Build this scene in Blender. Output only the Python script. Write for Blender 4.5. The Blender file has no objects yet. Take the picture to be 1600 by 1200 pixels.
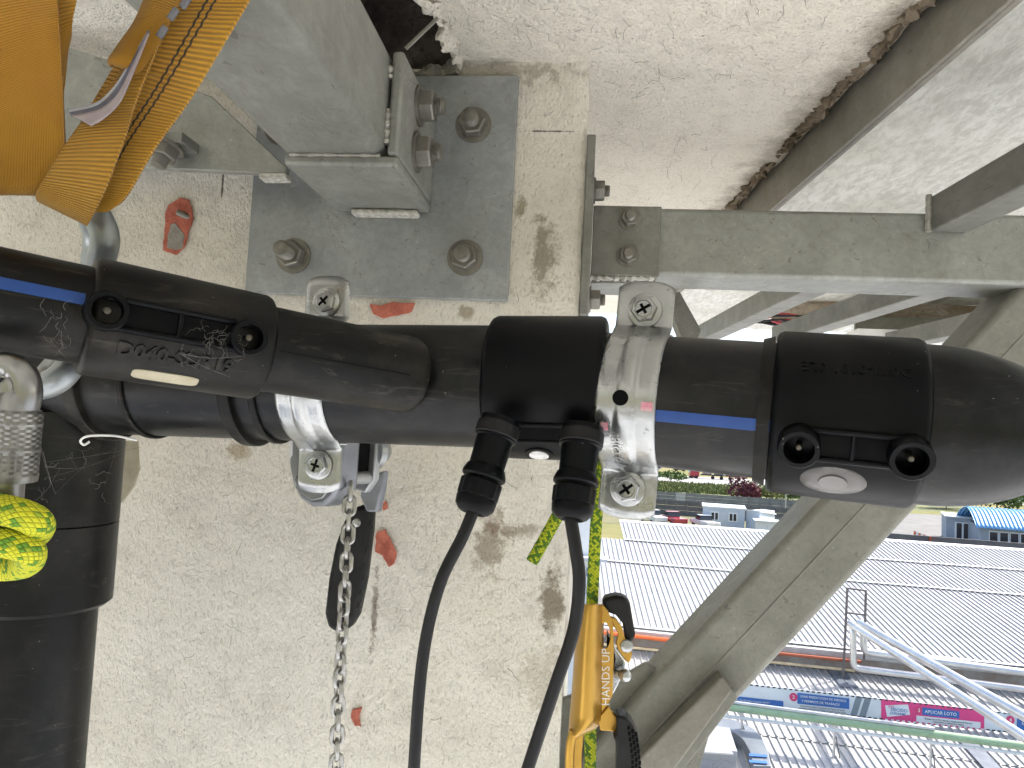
import bpy, bmesh, math, random
from mathutils import Vector, Matrix, noise
random.seed(7)
R = math.radians
scene = bpy.context.scene
COL = scene.collection
V = Vector

# ---------------------------------------------------------------- camera
F = 1155.0                      # focal length in photo pixels (1600 wide)
CAM = V((0, 0, 11.0))
YAW, PITCH, ROLL = R(5.9), R(3.57), R(2.86)
cam_d = bpy.data.cameras.new('camera')
cam_d.sensor_width = 36.0
cam_d.lens = 36.0 * F / 1600.0
cam_d.clip_start = 0.02
cam_d.clip_end = 6000
cam = bpy.data.objects.new('camera', cam_d)
COL.objects.link(cam)
ROT = (Matrix.Rotation(YAW, 3, 'Z') @ Matrix.Rotation(math.pi/2 + PITCH, 3, 'X') @ Matrix.Rotation(ROLL, 3, 'Z'))
cam.matrix_world = Matrix.Translation(CAM) @ ROT.to_4x4()
scene.camera = cam

# ---------------------------------------------------------------- light
SUN_EL = R(47)
SUN_AZ = V((0.90, 0.44, 0)).normalized()          # horizontal direction towards the sun
world = bpy.data.worlds.new('World'); scene.world = world
world.use_nodes = True
wn = world.node_tree.nodes; wl = world.node_tree.links
bg = wn['Background']
sky = wn.new('ShaderNodeTexSky'); sky.sky_type = 'NISHITA'
sky.sun_disc = False
sky.sun_elevation = SUN_EL
sky.sun_rotation = math.atan2(SUN_AZ.x, SUN_AZ.y)
sky.air_density = 1.0; sky.dust_density = 3.0; sky.ozone_density = 1.0
wl.new(sky.outputs[0], bg.inputs[0]); bg.inputs[1].default_value = 0.15
sun_d = bpy.data.lights.new('sun', 'SUN'); sun_d.energy = 3.6; sun_d.angle = R(0.53); sun_d.color = (1, .95, .87)
sun = bpy.data.objects.new('sun', sun_d); COL.objects.link(sun)
sd = V((SUN_AZ.x*math.cos(SUN_EL), SUN_AZ.y*math.cos(SUN_EL), math.sin(SUN_EL)))
sun.rotation_euler = sd.to_track_quat('Z', 'Y').to_euler()
sun.location = (0, 0, 40)
vs = scene.view_settings
vs.view_transform = 'Standard'; vs.look = 'None'; vs.exposure = 1.36; vs.gamma = 1.0; vs.use_curve_mapping = False
scene.cycles.max_bounces = 6; scene.cycles.diffuse_bounces = 4; scene.cycles.glossy_bounces = 3
scene.cycles.use_adaptive_sampling = True; scene.cycles.adaptive_threshold = 0.03
scene.cycles.use_denoising = True

# ---------------------------------------------------------------- helpers
def ray(px, py):
    return ROT @ V(((px-800)/F, -(py-600)/F, -1.0))
def P(px, py, D):
    return CAM + ray(px, py)*D
def onY(px, py, y):
    d = ray(px, py); return CAM + d*((y-CAM.y)/d.y)
def onX(px, py, x):
    d = ray(px, py); return CAM + d*((x-CAM.x)/d.x)
def onZ(px, py, z):
    d = ray(px, py); return CAM + d*((z-CAM.z)/d.z)
def onPlane(px, py, o, n):
    d = ray(px, py); return CAM + d*((o-CAM).dot(n)/d.dot(n))
def proj(p):
    q = ROT.transposed() @ (p-CAM)
    return (800 + F*q.x/-q.z, 600 - F*q.y/-q.z, -q.z)
def fr(px_, D):                  # metres for a photo-pixel length at depth D
    return px_*D/F
def basis(a, up=V((0,0,1))):
    a = a.normalized()
    if abs(a.dot(up)) > .98: up = V((0,1,0))
    u = up.cross(a).normalized(); v = a.cross(u).normalized()
    return a, u, v
def nz(p, s, o=3):
    return noise.fractal(p*s, 1.0, 2.0, o)

MATS = {}
class NT:
    def __init__(self, name):
        m = bpy.data.materials.new(name); m.use_nodes = True
        self.m = m; self.n = m.node_tree.nodes; self.l = m.node_tree.links
        self.b = self.n['Principled BSDF']
        self.pos = self.n.new('ShaderNodeNewGeometry').outputs['Position']
    def add(self, t, **kw):
        nd = self.n.new(t)
        for k, v in kw.items(): setattr(nd, k, v)
        return nd
    def noise(self, scale, detail=4, rough=.55, vec=None, dist=0):
        nd = self.add('ShaderNodeTexNoise'); nd.inputs['Scale'].default_value = scale
        nd.inputs['Detail'].default_value = detail; nd.inputs['Roughness'].default_value = rough
        nd.inputs['Distortion'].default_value = dist
        self.l.new(vec or self.pos, nd.inputs['Vector']); return nd.outputs['Fac']
    def ramp(self, fac, stops):
        nd = self.add('ShaderNodeValToRGB'); e = nd.color_ramp.elements
        while len(e) < len(stops): e.new(.5)
        for i, (p, c) in enumerate(stops):
            e[i].position = p; e[i].color = (c, c, c, 1) if isinstance(c, (int, float)) else (*c, 1)
        self.l.new(fac, nd.inputs[0]); return nd.outputs[0]
    def mix(self, fac, a, b, blend='MIX'):
        nd = self.add('ShaderNodeMix', data_type='RGBA', blend_type=blend)
        for s, v in ((0, fac), (6, a), (7, b)):
            if isinstance(v, bpy.types.NodeSocket): self.l.new(v, nd.inputs[s])
            elif s == 0: nd.inputs[s].default_value = v
            else: nd.inputs[s].default_value = (*v, 1)
        return nd.outputs[2]
    def math(self, op, a, b=0.0):
        nd = self.add('ShaderNodeMath', operation=op)
        for i, v in enumerate((a, b)):
            if isinstance(v, bpy.types.NodeSocket): self.l.new(v, nd.inputs[i])
            else: nd.inputs[i].default_value = v
        return nd.outputs[0]
    def scaled(self, vec, s, off=(0,0,0)):
        nd = self.add('ShaderNodeMapping'); nd.vector_type = 'POINT'
        nd.inputs['Scale'].default_value = s; nd.inputs['Location'].default_value = off
        self.l.new(vec, nd.inputs['Vector']); return nd.outputs[0]
    def bump(self, h, dist, strength=1.0):
        nd = self.add('ShaderNodeBump'); nd.inputs['Distance'].default_value = dist; nd.inputs['Strength'].default_value = strength
        self.l.new(h, nd.inputs['Height'])
        prev = self.b.inputs['Normal'].links
        if prev: self.l.new(prev[0].from_socket, nd.inputs['Normal'])
        self.l.new(nd.outputs[0], self.b.inputs['Normal'])
    def col(self, c):
        if isinstance(c, bpy.types.NodeSocket): self.l.new(c, self.b.inputs['Base Color'])
        else: self.b.inputs['Base Color'].default_value = (*c, 1)
    def set(self, **kw):
        for k, v in kw.items():
            s = self.b.inputs[k.replace('_', ' ')]
            if isinstance(v, bpy.types.NodeSocket): self.l.new(v, s)
            else: s.default_value = v

def pmat(name, c1, c2=None, scale=30, rough=.6, metal=0.0, bump=0.0, bscale=None, spec=.5, lo=.35, hi=.65, rvar=0.0, coat=0):
    if name in MATS: return MATS[name]
    t = NT(name)
    if c2 is None: c2 = tuple(v*.82 for v in c1)
    f = t.noise(scale, 5, .6)
    t.col(t.mix(t.ramp(f, [(lo, 0.0), (hi, 1.0)]), c1, c2))
    t.set(Metallic=metal, Specular_IOR_Level=spec, Coat_Weight=coat)
    if rvar: t.set(Roughness=t.math('ADD', t.math('MULTIPLY', t.noise(scale*2.3, 4), rvar), rough - rvar/2))
    else: t.set(Roughness=rough)
    if bump: t.bump(t.noise(bscale or scale*3, 4), bump)
    MATS[name] = t.m
    return t.m

class MB:
    """collects verts/faces in world coordinates; build() links one mesh object"""
    def __init__(self): self.v = []; self.f = []; self.uv = {}; self.mi = {}; self.cur = 0
    def addv(self, p): self.v.append(V(p)); return len(self.v)-1
    def face(self, idx, uvs=None):
        self.f.append(tuple(idx))
        if uvs: self.uv[len(self.f)-1] = uvs
        if self.cur: self.mi[len(self.f)-1] = self.cur
    def hexa(self, c):           # 8 corners: bottom ring 0-3, top ring 4-7
        b = len(self.v); self.v += [V(p) for p in c]
        for q in ((3,2,1,0),(4,5,6,7),(0,1,5,4),(1,2,6,5),(2,3,7,6),(3,0,4,7)): self.face([b+i for i in q])
        return self
    def box(self, lo, hi):
        x0,y0,z0 = lo; x1,y1,z1 = hi
        return self.hexa([(x0,y0,z0),(x1,y0,z0),(x1,y1,z0),(x0,y1,z0),(x0,y0,z1),(x1,y0,z1),(x1,y1,z1),(x0,y1,z1)])
    def obox(self, c, ax, half):  # centre, three axes, half sizes
        c = V(c); a, b, d = [V(x).normalized() for x in ax]
        hx, hy, hz = half
        pts = []
        for sz in (-1, 1):
            for sx, sy in ((-1,-1),(1,-1),(1,1),(-1,1)):
                pts.append(c + a*hx*sx + b*hy*sy + d*hz*sz)
        return self.hexa(pts)
    def prism(self, poly, ext):   # polygon of 3D points, extruded by vector
        n = len(poly); b = len(self.v); ext = V(ext)
        self.v += [V(p) for p in poly] + [V(p)+ext for p in poly]
        self.face([b+i for i in reversed(range(n))]); self.face([b+n+i for i in range(n)])
        for i in range(n):
            j = (i+1) % n; self.face((b+i, b+j, b+n+j, b+n+i))
        return self
    def rings(self, rings, closed_u=True, cap0=True, cap1=True, uvscale=None):
        b = len(self.v); n = len(rings[0])
        for r in rings: self.v += [V(p) for p in r]
        for i in range(len(rings)-1):
            for j in range(n if closed_u else n-1):
                k = (j+1) % n
                uv = None
                if uvscale:
                    u0, u1 = j/n*uvscale[0], (j+1)/n*uvscale[0]
                    v0, v1 = uvscale[1][i], uvscale[1][i+1]
                    uv = ((u0,v0),(u1,v0),(u1,v1),(u0,v1))
                self.face((b+i*n+j, b+i*n+k, b+(i+1)*n+k, b+(i+1)*n+j), uv)
        if cap0: self.face([b+j for j in reversed(range(n))])
        if cap1: self.face([b+(len(rings)-1)*n+j for j in range(n)])
        return self
    def lathe(self, o, axis, prof, n=48, cap0=True, cap1=True):
        a, u, v = basis(V(axis)); o = V(o)
        rs = []
        for t, r in prof:
            rs.append([o + a*t + (u*math.cos(2*math.pi*k/n) + v*math.sin(2*math.pi*k/n))*max(r, 1e-5) for k in range(n)])
        return self.rings(rs, True, cap0, cap1)
    def tube(self, pts, r, n=12, closed=False, uvs=None, up=None):
        pts = [V(p) for p in pts]; m = len(pts); rs = []; prev = None; L = [0]
        for i in range(1, m): L.append(L[-1] + (pts[i]-pts[i-1]).length)
        for i in range(m):
            if closed: t = pts[(i+1) % m] - pts[i-1]
            else: t = pts[min(i+1, m-1)] - pts[max(i-1, 0)]
            t.normalize()
            if prev is None: a, u, v = basis(t, up or V((0,0,1)))
            else:
                u = (prev - t*prev.dot(t)).normalized(); v = t.cross(u)
            prev = u
            rr = r[i] if isinstance(r, (list, tuple)) else r
            rs.append([pts[i] + (u*math.cos(2*math.pi*k/n) + v*math.sin(2*math.pi*k/n))*rr for k in range(n)])
        if closed: rs.append(rs[0])
        us = (uvs[0], [l*uvs[1] for l in L] + ([L[-1]*uvs[1]] if closed else [])) if uvs else None
        return self.rings(rs, True, not closed, not closed, us)
    def grid(self, fn, nu, nv, uv=True):
        b = len(self.v)
        for i in range(nu+1):
            for j in range(nv+1): self.v.append(V(fn(i/nu, j/nv)))
        for i in range(nu):
            for j in range(nv):
                q = (b+i*(nv+1)+j, b+(i+1)*(nv+1)+j, b+(i+1)*(nv+1)+j+1, b+i*(nv+1)+j+1)
                self.face(q, ((i/nu,j/nv),((i+1)/nu,j/nv),((i+1)/nu,(j+1)/nv),(i/nu,(j+1)/nv)) if uv else None)
        return self
    def build(self, name, mat, parent=None, smooth=40, bevel=0, seg=2, label=None, cat=None, group=None, kind=None, solid=0, solid_off=0):
        lo = V((min(p.x for p in self.v), min(p.y for p in self.v), min(p.z for p in self.v)))
        hi = V((max(p.x for p in self.v), max(p.y for p in self.v), max(p.z for p in self.v)))
        o = V(((lo.x+hi.x)/2, (lo.y+hi.y)/2, lo.z))
        me = bpy.data.meshes.new(name)
        me.from_pydata([p-o for p in self.v], [], self.f)
        if self.uv:
            ul = me.uv_layers.new(name='UVMap')
            for fi, us in self.uv.items():
                for li, u in zip(me.polygons[fi].loop_indices, us): ul.data[li].uv = u
        for m in (mat if isinstance(mat, (list, tuple)) else [mat]): me.materials.append(m)
        for fi, k in self.mi.items(): me.polygons[fi].material_index = k
        bm = bmesh.new(); bm.from_mesh(me)
        bmesh.ops.recalc_face_normals(bm, faces=bm.faces)
        bm.to_mesh(me); bm.free()
        if smooth:
            me.shade_smooth(); me.set_sharp_from_angle(angle=R(smooth))
        ob = bpy.data.objects.new(name, me); COL.objects.link(ob)
        ob.location = o
        if solid:
            md = ob.modifiers.new('thick', 'SOLIDIFY'); md.thickness = solid; md.offset = solid_off
        if bevel:
            md = ob.modifiers.new('bevel', 'BEVEL'); md.width = bevel; md.segments = seg; md.limit_method = 'ANGLE'; md.angle_limit = R(38)
        if parent: setparent(ob, parent)
        tag(ob, label, cat, group, kind)
        return ob

def wloc(ob):
    return ob['_w'] if False else ob.location
WORLD = {}
def setparent(ob, parent):
    base = WORLD.get(parent.name, parent.location.copy())
    w = ob.location.copy()
    WORLD[ob.name] = w
    ob.parent = parent
    ob.location = w - base
def tag(o, label=None, cat=None, group=None, kind=None):
    if label: o['label'] = label
    if cat: o['category'] = cat
    if group: o['group'] = group
    if kind: o['kind'] = kind
    return o
def thing(name, loc, label, cat, group=None):
    o = bpy.data.objects.new(name, None); COL.objects.link(o)
    o.empty_display_size = .05; o.location = V(loc)
    return tag(o, label, cat, group)
def smoothpath(pts, n=8):         # Catmull-Rom through points
    pts = [V(p) for p in pts]; out = []
    for i in range(len(pts)-1):
        p0 = pts[max(i-1, 0)]; p1 = pts[i]; p2 = pts[i+1]; p3 = pts[min(i+2, len(pts)-1)]
        for k in range(n):
            t = k/n
            out.append(.5*((2*p1) + (p2-p0)*t + (2*p0-5*p1+4*p2-p3)*t*t + (3*p1-p0-3*p2+p3)*t**3))
    out.append(pts[-1]); return out
def closedpath(pts, n=8):
    pts = [V(p) for p in pts]; out = []; m = len(pts)
    for i in range(m):
        p0, p1, p2, p3 = pts[i-1], pts[i], pts[(i+1) % m], pts[(i+2) % m]
        for k in range(n):
            t = k/n
            out.append(.5*((2*p1) + (p2-p0)*t + (2*p0-5*p1+4*p2-p3)*t*t + (3*p1-p0-3*p2+p3)*t**3))
    return out
def text_faces(s, size, depth=.1, align='CENTER', bold=0.0):
    cu = bpy.data.curves.new('txt', 'FONT'); cu.body = s; cu.size = size; cu.extrude = depth
    cu.align_x = align; cu.align_y = 'CENTER'; cu.resolution_u = 2; cu.offset = bold
    ob = bpy.data.objects.new('txt', cu); COL.objects.link(ob)
    dg = bpy.context.evaluated_depsgraph_get()
    me = ob.evaluated_get(dg).to_mesh()
    vs_ = [v.co.copy() for v in me.vertices]; fs = [tuple(p.vertices) for p in me.polygons]
    ob.evaluated_get(dg).to_mesh_clear()
    bpy.data.objects.remove(ob); bpy.data.curves.remove(cu)
    return vs_, fs
def add_text(mb, s, size, depth, fn, align='CENTER', bold=0.0):
    vs_, fs = text_faces(s, size, depth, align, bold)
    b = len(mb.v); mb.v += [V(fn(p)) for p in vs_]
    for f_ in fs: mb.face([b+i for i in f_])
def plane_map(o, u, v, n):
    o, u, v, n = V(o), V(u), V(v), V(n)
    return lambda p: o + u*p.x + v*p.y + n*p.z

# ---------------------------------------------------------------- materials
def concrete(name, c_lo, c_hi, grain, bump, stains_tones=(), streak=0, pits=True, big=2.5, dirt=.5, edge=None):
    t = NT(name)
    f1 = t.noise(big, 5, .6); f2 = t.noise(28, 5, .65)
    c = t.mix(t.ramp(f1, [(.32, 0), (.7, 1)]), c_lo, c_hi)
    c = t.mix(t.math('MULTIPLY', t.ramp(f2, [(.5, 0), (.78, 1)]), dirt), c, tuple(v*.62 for v in c_lo))
    vec = t.scaled(t.pos, (1, 1, .45)) if streak else t.pos
    g = t.noise(grain, 3, .65, vec=vec)
    c = t.mix(t.math('MULTIPLY', t.ramp(g, [(.30, 1), (.44, 0)]), .55), c, tuple(v*.45 for v in c_lo))  # dark grain hollows: pit dirt plus their shade put into the colour
    gl = t.noise(grain*.13, 4, .7, dist=1.2)
    c = t.mix(t.math('MULTIPLY', t.ramp(gl, [(.60, 0), (.72, 1)]), .30), c, tuple(v*.5 for v in c_lo))
    if pits:
        p = t.noise(120, 3, .6, dist=.8)
        c = t.mix(t.ramp(p, [(.71, 0), (.75, .7)]), c, (.12, .10, .08))
    sn = {}
    for (pt, rx, rz, colr, k, sc) in stains_tones:
        if sc not in sn: sn[sc] = t.math('MULTIPLY', t.math('SUBTRACT', t.noise(sc, 5, .72), .5), 3.2)
        mp = t.scaled(t.pos, (1/rx, 0 if rz else 1, 1/(rz or 1)), (-pt.x/rx, 0, -pt.z/(rz or 1)))
        ln = t.add('ShaderNodeVectorMath', operation='LENGTH'); t.l.new(mp, ln.inputs[0])
        d = t.math('ADD', ln.outputs['Value'], sn[sc])
        c = t.mix(t.math('MULTIPLY', t.ramp(d, [(.45, 1), (1.0, 0)]), k), c, colr)
    if edge:                       # dirt gathered along a joint line: (point on line, unit normal, width, colour)
        sb = t.add('ShaderNodeVectorMath', operation='SUBTRACT'); t.l.new(t.pos, sb.inputs[0]); sb.inputs[1].default_value = edge[0]
        dt = t.add('ShaderNodeVectorMath', operation='DOT_PRODUCT'); t.l.new(sb.outputs[0], dt.inputs[0]); dt.inputs[1].default_value = edge[1]
        dd = t.math('ADD', t.math('DIVIDE', dt.outputs['Value'], edge[2]), t.math('MULTIPLY', t.math('SUBTRACT', t.noise(22, 5, .7), .5), 2.2))
        c = t.mix(t.math('MULTIPLY', t.ramp(dd, [(.0, 1), (1.0, 0)]), .8), c, edge[3])
    t.col(c); t.set(Roughness=.9, Specular_IOR_Level=.25)
    t.bump(g, bump)
    t.bump(gl, bump*.9)
    MATS[name] = t.m
    return t.m

def galv(name, c1, c2, rough=.5, metal=.35, scratch=True, dirt=.35, spangle=True, mottle=.28):
    t = NT(name)
    f = t.noise(14, 6, .65)
    c = t.mix(t.ramp(f, [(.35, 0), (.68, 1)]), c1, c2)
    if spangle:
        vo = t.add('ShaderNodeTexVoronoi'); vo.inputs['Scale'].default_value = 120; t.l.new(t.pos, vo.inputs['Vector'])
        bw = t.add('ShaderNodeRGBToBW'); t.l.new(vo.outputs['Color'], bw.inputs[0])
        c = t.mix(t.math('MULTIPLY', bw.outputs[0], .16), c, tuple(v*.7 for v in c1))
    mo = t.noise(70, 5, .7, vec=t.scaled(t.pos, (1, .5, 1)), dist=1.0)
    c = t.mix(t.math('MULTIPLY', t.ramp(mo, [(.40, 1), (.60, 0)]), mottle), c, tuple(v*.66 for v in c2))
    d = t.noise(46, 6, .75, dist=.6)
    c = t.mix(t.math('MULTIPLY', t.ramp(d, [(.55, 0), (.72, 1)]), dirt), c, (.16, .14, .11))
    if scratch:
        s = t.noise(60, 3, .6, vec=t.scaled(t.pos, (1, .25, 1.4)), dist=1.5)
        c = t.mix(t.math('MULTIPLY', t.ramp(s, [(.66, 0), (.69, 1)]), .5), c, (.10, .09, .08))
        s2 = t.noise(210, 2, .5)
        c = t.mix(t.math('MULTIPLY', t.ramp(s2, [(.72, 0), (.76, 1)]), .25), c, (.75, .74, .70))
    t.col(c); t.set(Metallic=metal, Specular_IOR_Level=.5)
    t.set(Roughness=t.math('ADD', t.math('MULTIPLY', t.noise(30, 5), .35), rough-.17))
    t.bump(t.noise(35, 4), .0012); t.bump(t.noise(220, 2), .0002)
    MATS[name] = t.m
    return t.m

def hdpe(name, base=(.003,.0033,.004), dust=(.12,.115,.10), amount=.22, rough=.33, scuff=.26, spec=.26):
    t = NT(name)
    f = t.noise(9, 6, .7)
    nrm = t.add('ShaderNodeNewGeometry'); sx = t.add('ShaderNodeSeparateXYZ'); t.l.new(nrm.outputs['Normal'], sx.inputs[0])
    c = t.mix(t.math('MULTIPLY', t.ramp(f, [(.45, 0), (.8, 1)]), amount), base, dust)
    s = t.noise(55, 4, .7, vec=t.scaled(t.pos, (.35, .35, 2.2)), dist=1.0)
    c = t.mix(t.math('MULTIPLY', t.ramp(s, [(.58, 0), (.75, 1)]), scuff), c, dust)
    sp = t.noise(230, 2, .5)
    c = t.mix(t.ramp(sp, [(.755, 0), (.78, .5)]), c, (.30, .28, .25))
    t.col(c); t.set(Roughness=t.math('ADD', t.math('MULTIPLY', t.noise(22, 5, .65), .34), rough-.15), Specular_IOR_Level=spec)
    t.bump(t.noise(60, 4), .0003)
    MATS[name] = t.m
    return t.m

M_galv = galv('galvanised_steel', (.26,.26,.235), (.18,.18,.16), .5, .4)
M_galv_pale = galv('pale_galvanised_steel', (.35,.36,.33), (.255,.26,.235), .46, .35, dirt=.4)
M_plate = galv('blue_grey_zinc_plate', (.37,.39,.395), (.28,.30,.305), .48, .4, dirt=.35)
M_brace = galv('dull_grey_steel', (.27,.268,.235), (.20,.198,.172), .55, .25, dirt=.35, spangle=False)
M_bolt = galv('weathered_bolt_steel', (.26,.25,.22), (.16,.15,.13), .45, .6, scratch=False)
M_zinc = galv('bright_zinc', (.48,.49,.49), (.37,.38,.38), .30, .9, dirt=.3, spangle=False, mottle=.10)
M_weld = pmat('weld_bead', (.50,.49,.45), (.33,.32,.28), 90, .5, .4, .001)
M_blackp = hdpe('black_polyethylene')
M_blackc = hdpe('clean_black_polyethylene', (.0018,.0022,.0032), (.05,.05,.05), .05, .38, .05, .13)
M_blackd = hdpe('dusty_black_polyethylene', (.004,.004,.0038), (.13,.115,.085), .26, .42, .34, .2)
M_rubber = pmat('black_rubber', (.006,.006,.0065), (.014,.014,.014), 40, .5, spec=.25)
M_cable = pmat('black_cable_sheath', (.004,.004,.0045), (.008,.008,.009), 60, .42, spec=.25)
M_dark = pmat('recess_shade', (.003,.003,.0035), (.006,.006,.006), 50, .8, spec=.08)  # near-black colour standing in for the shade of slots, holes and gaps
M_blue = pmat('blue_stripe', (.004,.045,.21), (.008,.055,.24), 60, .5)
M_red = pmat('red_putty', (.56,.17,.11), (.34,.085,.055), 70, .8, 0, .002, 200)
M_greyc = pmat('bare_cement', (.36,.34,.30), (.25,.23,.20), 120, .9, 0, .002)
M_white = pmat('white_paint', (.78,.78,.76), (.70,.70,.68), 20, .6)
M_web = pmat('cobweb_silk', (.20,.19,.17), (.14,.135,.12), 50, .8)

# ================================================================ NEAR STRUCTURE
YW = 0.95                                    # front face of the concrete column
ZS = onY(860, 97, YW).z                      # underside of the slab
XR = onY(893, 750, YW).x                     # right edge of the column
L1a, L1b = onZ(1461, 0, ZS), onZ(1152, 320, ZS)   # joint between slab and deck

def st(px, py, rx, ry, colr, k, sc=60):
    return (onY(px, py, YW), fr(rx, YW), fr(ry, YW), colr, k, sc)
BR = (.17, .11, .06)
stains_tones = [st(850, 400, 24, 75, (.20,.17,.12), .75), st(815, 325, 12, 25, (.22,.19,.10), .7),
          st(765, 850, 30, 60, BR, .6, 60), st(800, 828, 60, 14, BR, .55, 60), st(372, 705, 26, 16, (.30,.22,.10), .7),
          st(725, 488, 16, 14, (.25,.20,.12), .7), st(855, 205, 52, 1.6, (.08,.07,.06), .95, 120),
          st(862, 940, 22, 60, (.20,.16,.11), .85, 60), st(585, 960, 6, 70, (.12,.08,.05), .9, 120), st(850, 1060, 40, 60, (.42,.36,.27), .45, 60),
          st(348, 285, 2.2, 30, (.07,.06,.05), .9, 120), st(760, 110, 150, 26, (.25,.22,.17), .6, 60), st(480, 900, 200, 260, (.72,.70,.66), .3, 60)]  # last two: darker band at the wall head, paler tone low down
M_wall = concrete('painted_cement_wall', (.73,.69,.60), (.81,.78,.71), 330, .0034, stains_tones, streak=1)
M_slab = concrete('roughcast_ceiling', (.76,.71,.61), (.83,.79,.70), 230, .0060, [], edge=(tuple(L1a), tuple(V((-(L1b-L1a).y, (L1b-L1a).x, 0)).normalized()), .06, (.15,.11,.065)), dirt=.35)
def sheetmat():
    t = NT('mottled_galvanised_sheet')
    v1 = t.scaled(t.pos, (1, .35, 1))
    f = t.noise(5, 4, .6); g = t.noise(60, 6, .75, vec=v1, dist=.4); k = t.noise(160, 3, .6, vec=v1)
    c = t.mix(t.ramp(f, [(.35, 0), (.65, 1)]), (.66,.66,.61), (.54,.53,.47))
    c = t.mix(t.math('MULTIPLY', t.ramp(g, [(.42, 0), (.60, 1)]), .6), c, (.34,.33,.28))
    c = t.mix(t.math('MULTIPLY', t.ramp(k, [(.60, 0), (.70, 1)]), .30), c, (.25,.23,.19))
    t.col(c); t.set(Metallic=.25, Roughness=.45); t.bump(g, .0035); return t.m
M_panel = sheetmat()
M_rustwall = concrete('rusty_back_wall', (.26,.18,.11), (.44,.40,.33), 80, .003, [], big=7, dirt=.9)

# column ---------------------------------------------------------
col_t = thing('concrete_column', (-.7, 1.25, 8.0), 'wide pale painted cement column behind the black pipes', 'column')
mb = MB()
X0, Z0 = -1.7, 9.2
def colface(u, v):
    x = X0 + (XR-X0)*u; z = Z0 + (ZS+.02-Z0)*v
    y = YW + .0022*nz(V((x, 0, z)), 9) + .0010*nz(V((x, 3, z)), 55, 2)
    e = max(0, (u-.985)/.015)
    if u >= .999: x += .0022*nz(V((0, 7, z)), 22, 4)
    return (x, y + .004*e*e, z)
mb.grid(colface, 170, 230, uv=False)
whole = [onY(*q, YW) for q in ((560,60),(712,70),(716,88),(706,108),(688,116),(664,112),(640,120),(560,124))]
def in2(p, poly):
    c = False; j = len(poly)-1
    for i in range(len(poly)):
        a_, b_ = poly[i], poly[j]
        if (a_.z > p.z) != (b_.z > p.z) and p.x < (b_.x-a_.x)*(p.z-a_.z)/(b_.z-a_.z)+a_.x: c = not c
        j = i
    return c
mb.f = [f_ for f_ in mb.f if not in2(mb.v[f_[0]] + V((nz(mb.v[f_[0]], 40)*.006, 0, nz(mb.v[f_[0]]+V((4,4,4)), 40)*.006)), whole)]
mb.build('front_face', M_wall, col_t, smooth=60)
zc = ZS-.03
mb = MB(); mb.box((X0, YW+.012, Z0), (XR-.0015, 1.75, zc)); mb.box((whole[1].x+.03, YW+.012, zc), (XR-.0015, 1.75, ZS+.02)); mb.build('core', M_wall, col_t, smooth=0)

def blob(px, py, pts, Y, name, mat, parent, thick=.003, seed=0, n=4, jag=.06):
    poly = []
    m = len(pts)
    for i in range(m):
        a, b = V((*pts[i], 0)), V((*pts[(i+1) % m], 0))
        for k in range(n):
            q = a.lerp(b, k/n)
            j = nz(V((q.x*.09+seed, q.y*.09, seed)), 1.0, 3)*((a-b).length*jag+1.2)
            nn = V((b.y-a.y, a.x-b.x, 0)).normalized()
            q = q + nn*j
            poly.append(onY(px+q.x, py+q.y, Y))
    mb = MB(); mb.prism([p + V((0, -thick, 0)) for p in poly], (0, thick, 0))
    return mb.build(name, mat, parent, smooth=0, bevel=.0008, seg=2)
blob(0, 0, [(283,310),(297,312),(300,325),(303,342),(298,356),(296,362),(291,385),(276,399),(257,392),(256,380),(260,352),(259,335),(265,320)], YW-.001, 'red_putty_patch', M_red, col_t, seed=1)
blob(0, 0, [(268,352),(275,349),(289,367),(286,388),(280,391),(263,388),(262,372)], YW-.0028, 'bare_cement_patch', M_greyc, col_t, thick=.0025, seed=2)
mb = MB(); mb.lathe(onY(276,331,YW-.012), onY(300,342,YW+.002)-onY(276,331,YW-.012), [(0,.0035),(.001,.0042),(.026,.0042)], 14); mb.build('embedded_rod', M_bolt, col_t)
blob(0, 0, [(590,830),(603,826),(612,845),(620,862),(618,880),(608,886),(598,868),(586,862)], YW-.001, 'red_putty_patch', M_red, col_t, seed=3)
blob(0, 0, [(596,786),(604,782),(606,795),(599,798)], YW-.001, 'red_putty_patch', M_red, col_t, seed=4)
blob(0, 0, [(552,1108),(566,1104),(562,1122),(565,1135),(555,1133),(549,1120)], YW-.001, 'red_putty_patch', M_red, col_t, seed=5)
blob(0, 0, [(578,474),(650,474),(640,490),(600,498),(585,492)], YW-.001, 'red_putty_patch', M_red, col_t, seed=6)

# slab -----------------------------------------------------------
slab_t = thing('concrete_slab', (-.5, 1.0, ZS), 'roughcast cream concrete slab overhead with a broken dark cavity', 'ceiling slab')
L1a, L1b = onZ(1461, 0, ZS), onZ(1152, 320, ZS)
def l1x(y):
    t = (y-L1a.y)/(L1b.y-L1a.y); return L1a.x + (L1b.x-L1a.x)*t
hole = [onZ(*q, ZS) for q in ((560,-60),(640,-25),(668,2),(684,14),(688,34),(696,52),(700,66),(712,82),(716,99),(690,112),(640,112),(600,112),(560,112),(540,40))]
def inpoly(x, y, poly):
    c = False; j = len(poly)-1
    for i in range(len(poly)):
        a, b = poly[i], poly[j]
        if (a.y > y) != (b.y > y) and x < (b.x-a.x)*(y-a.y)/(b.y-a.y)+a.x: c = not c
        j = i
    return c
mb = MB()
ys = [-4.0 + .25*i for i in range(14)] + [-.5 + .009*i for i in range(170)] + [1.04 + .05*i for i in range(40)]  # rows behind the camera are unseen, lengthened to hold back sky light
NX = 230
idx = {}
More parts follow.
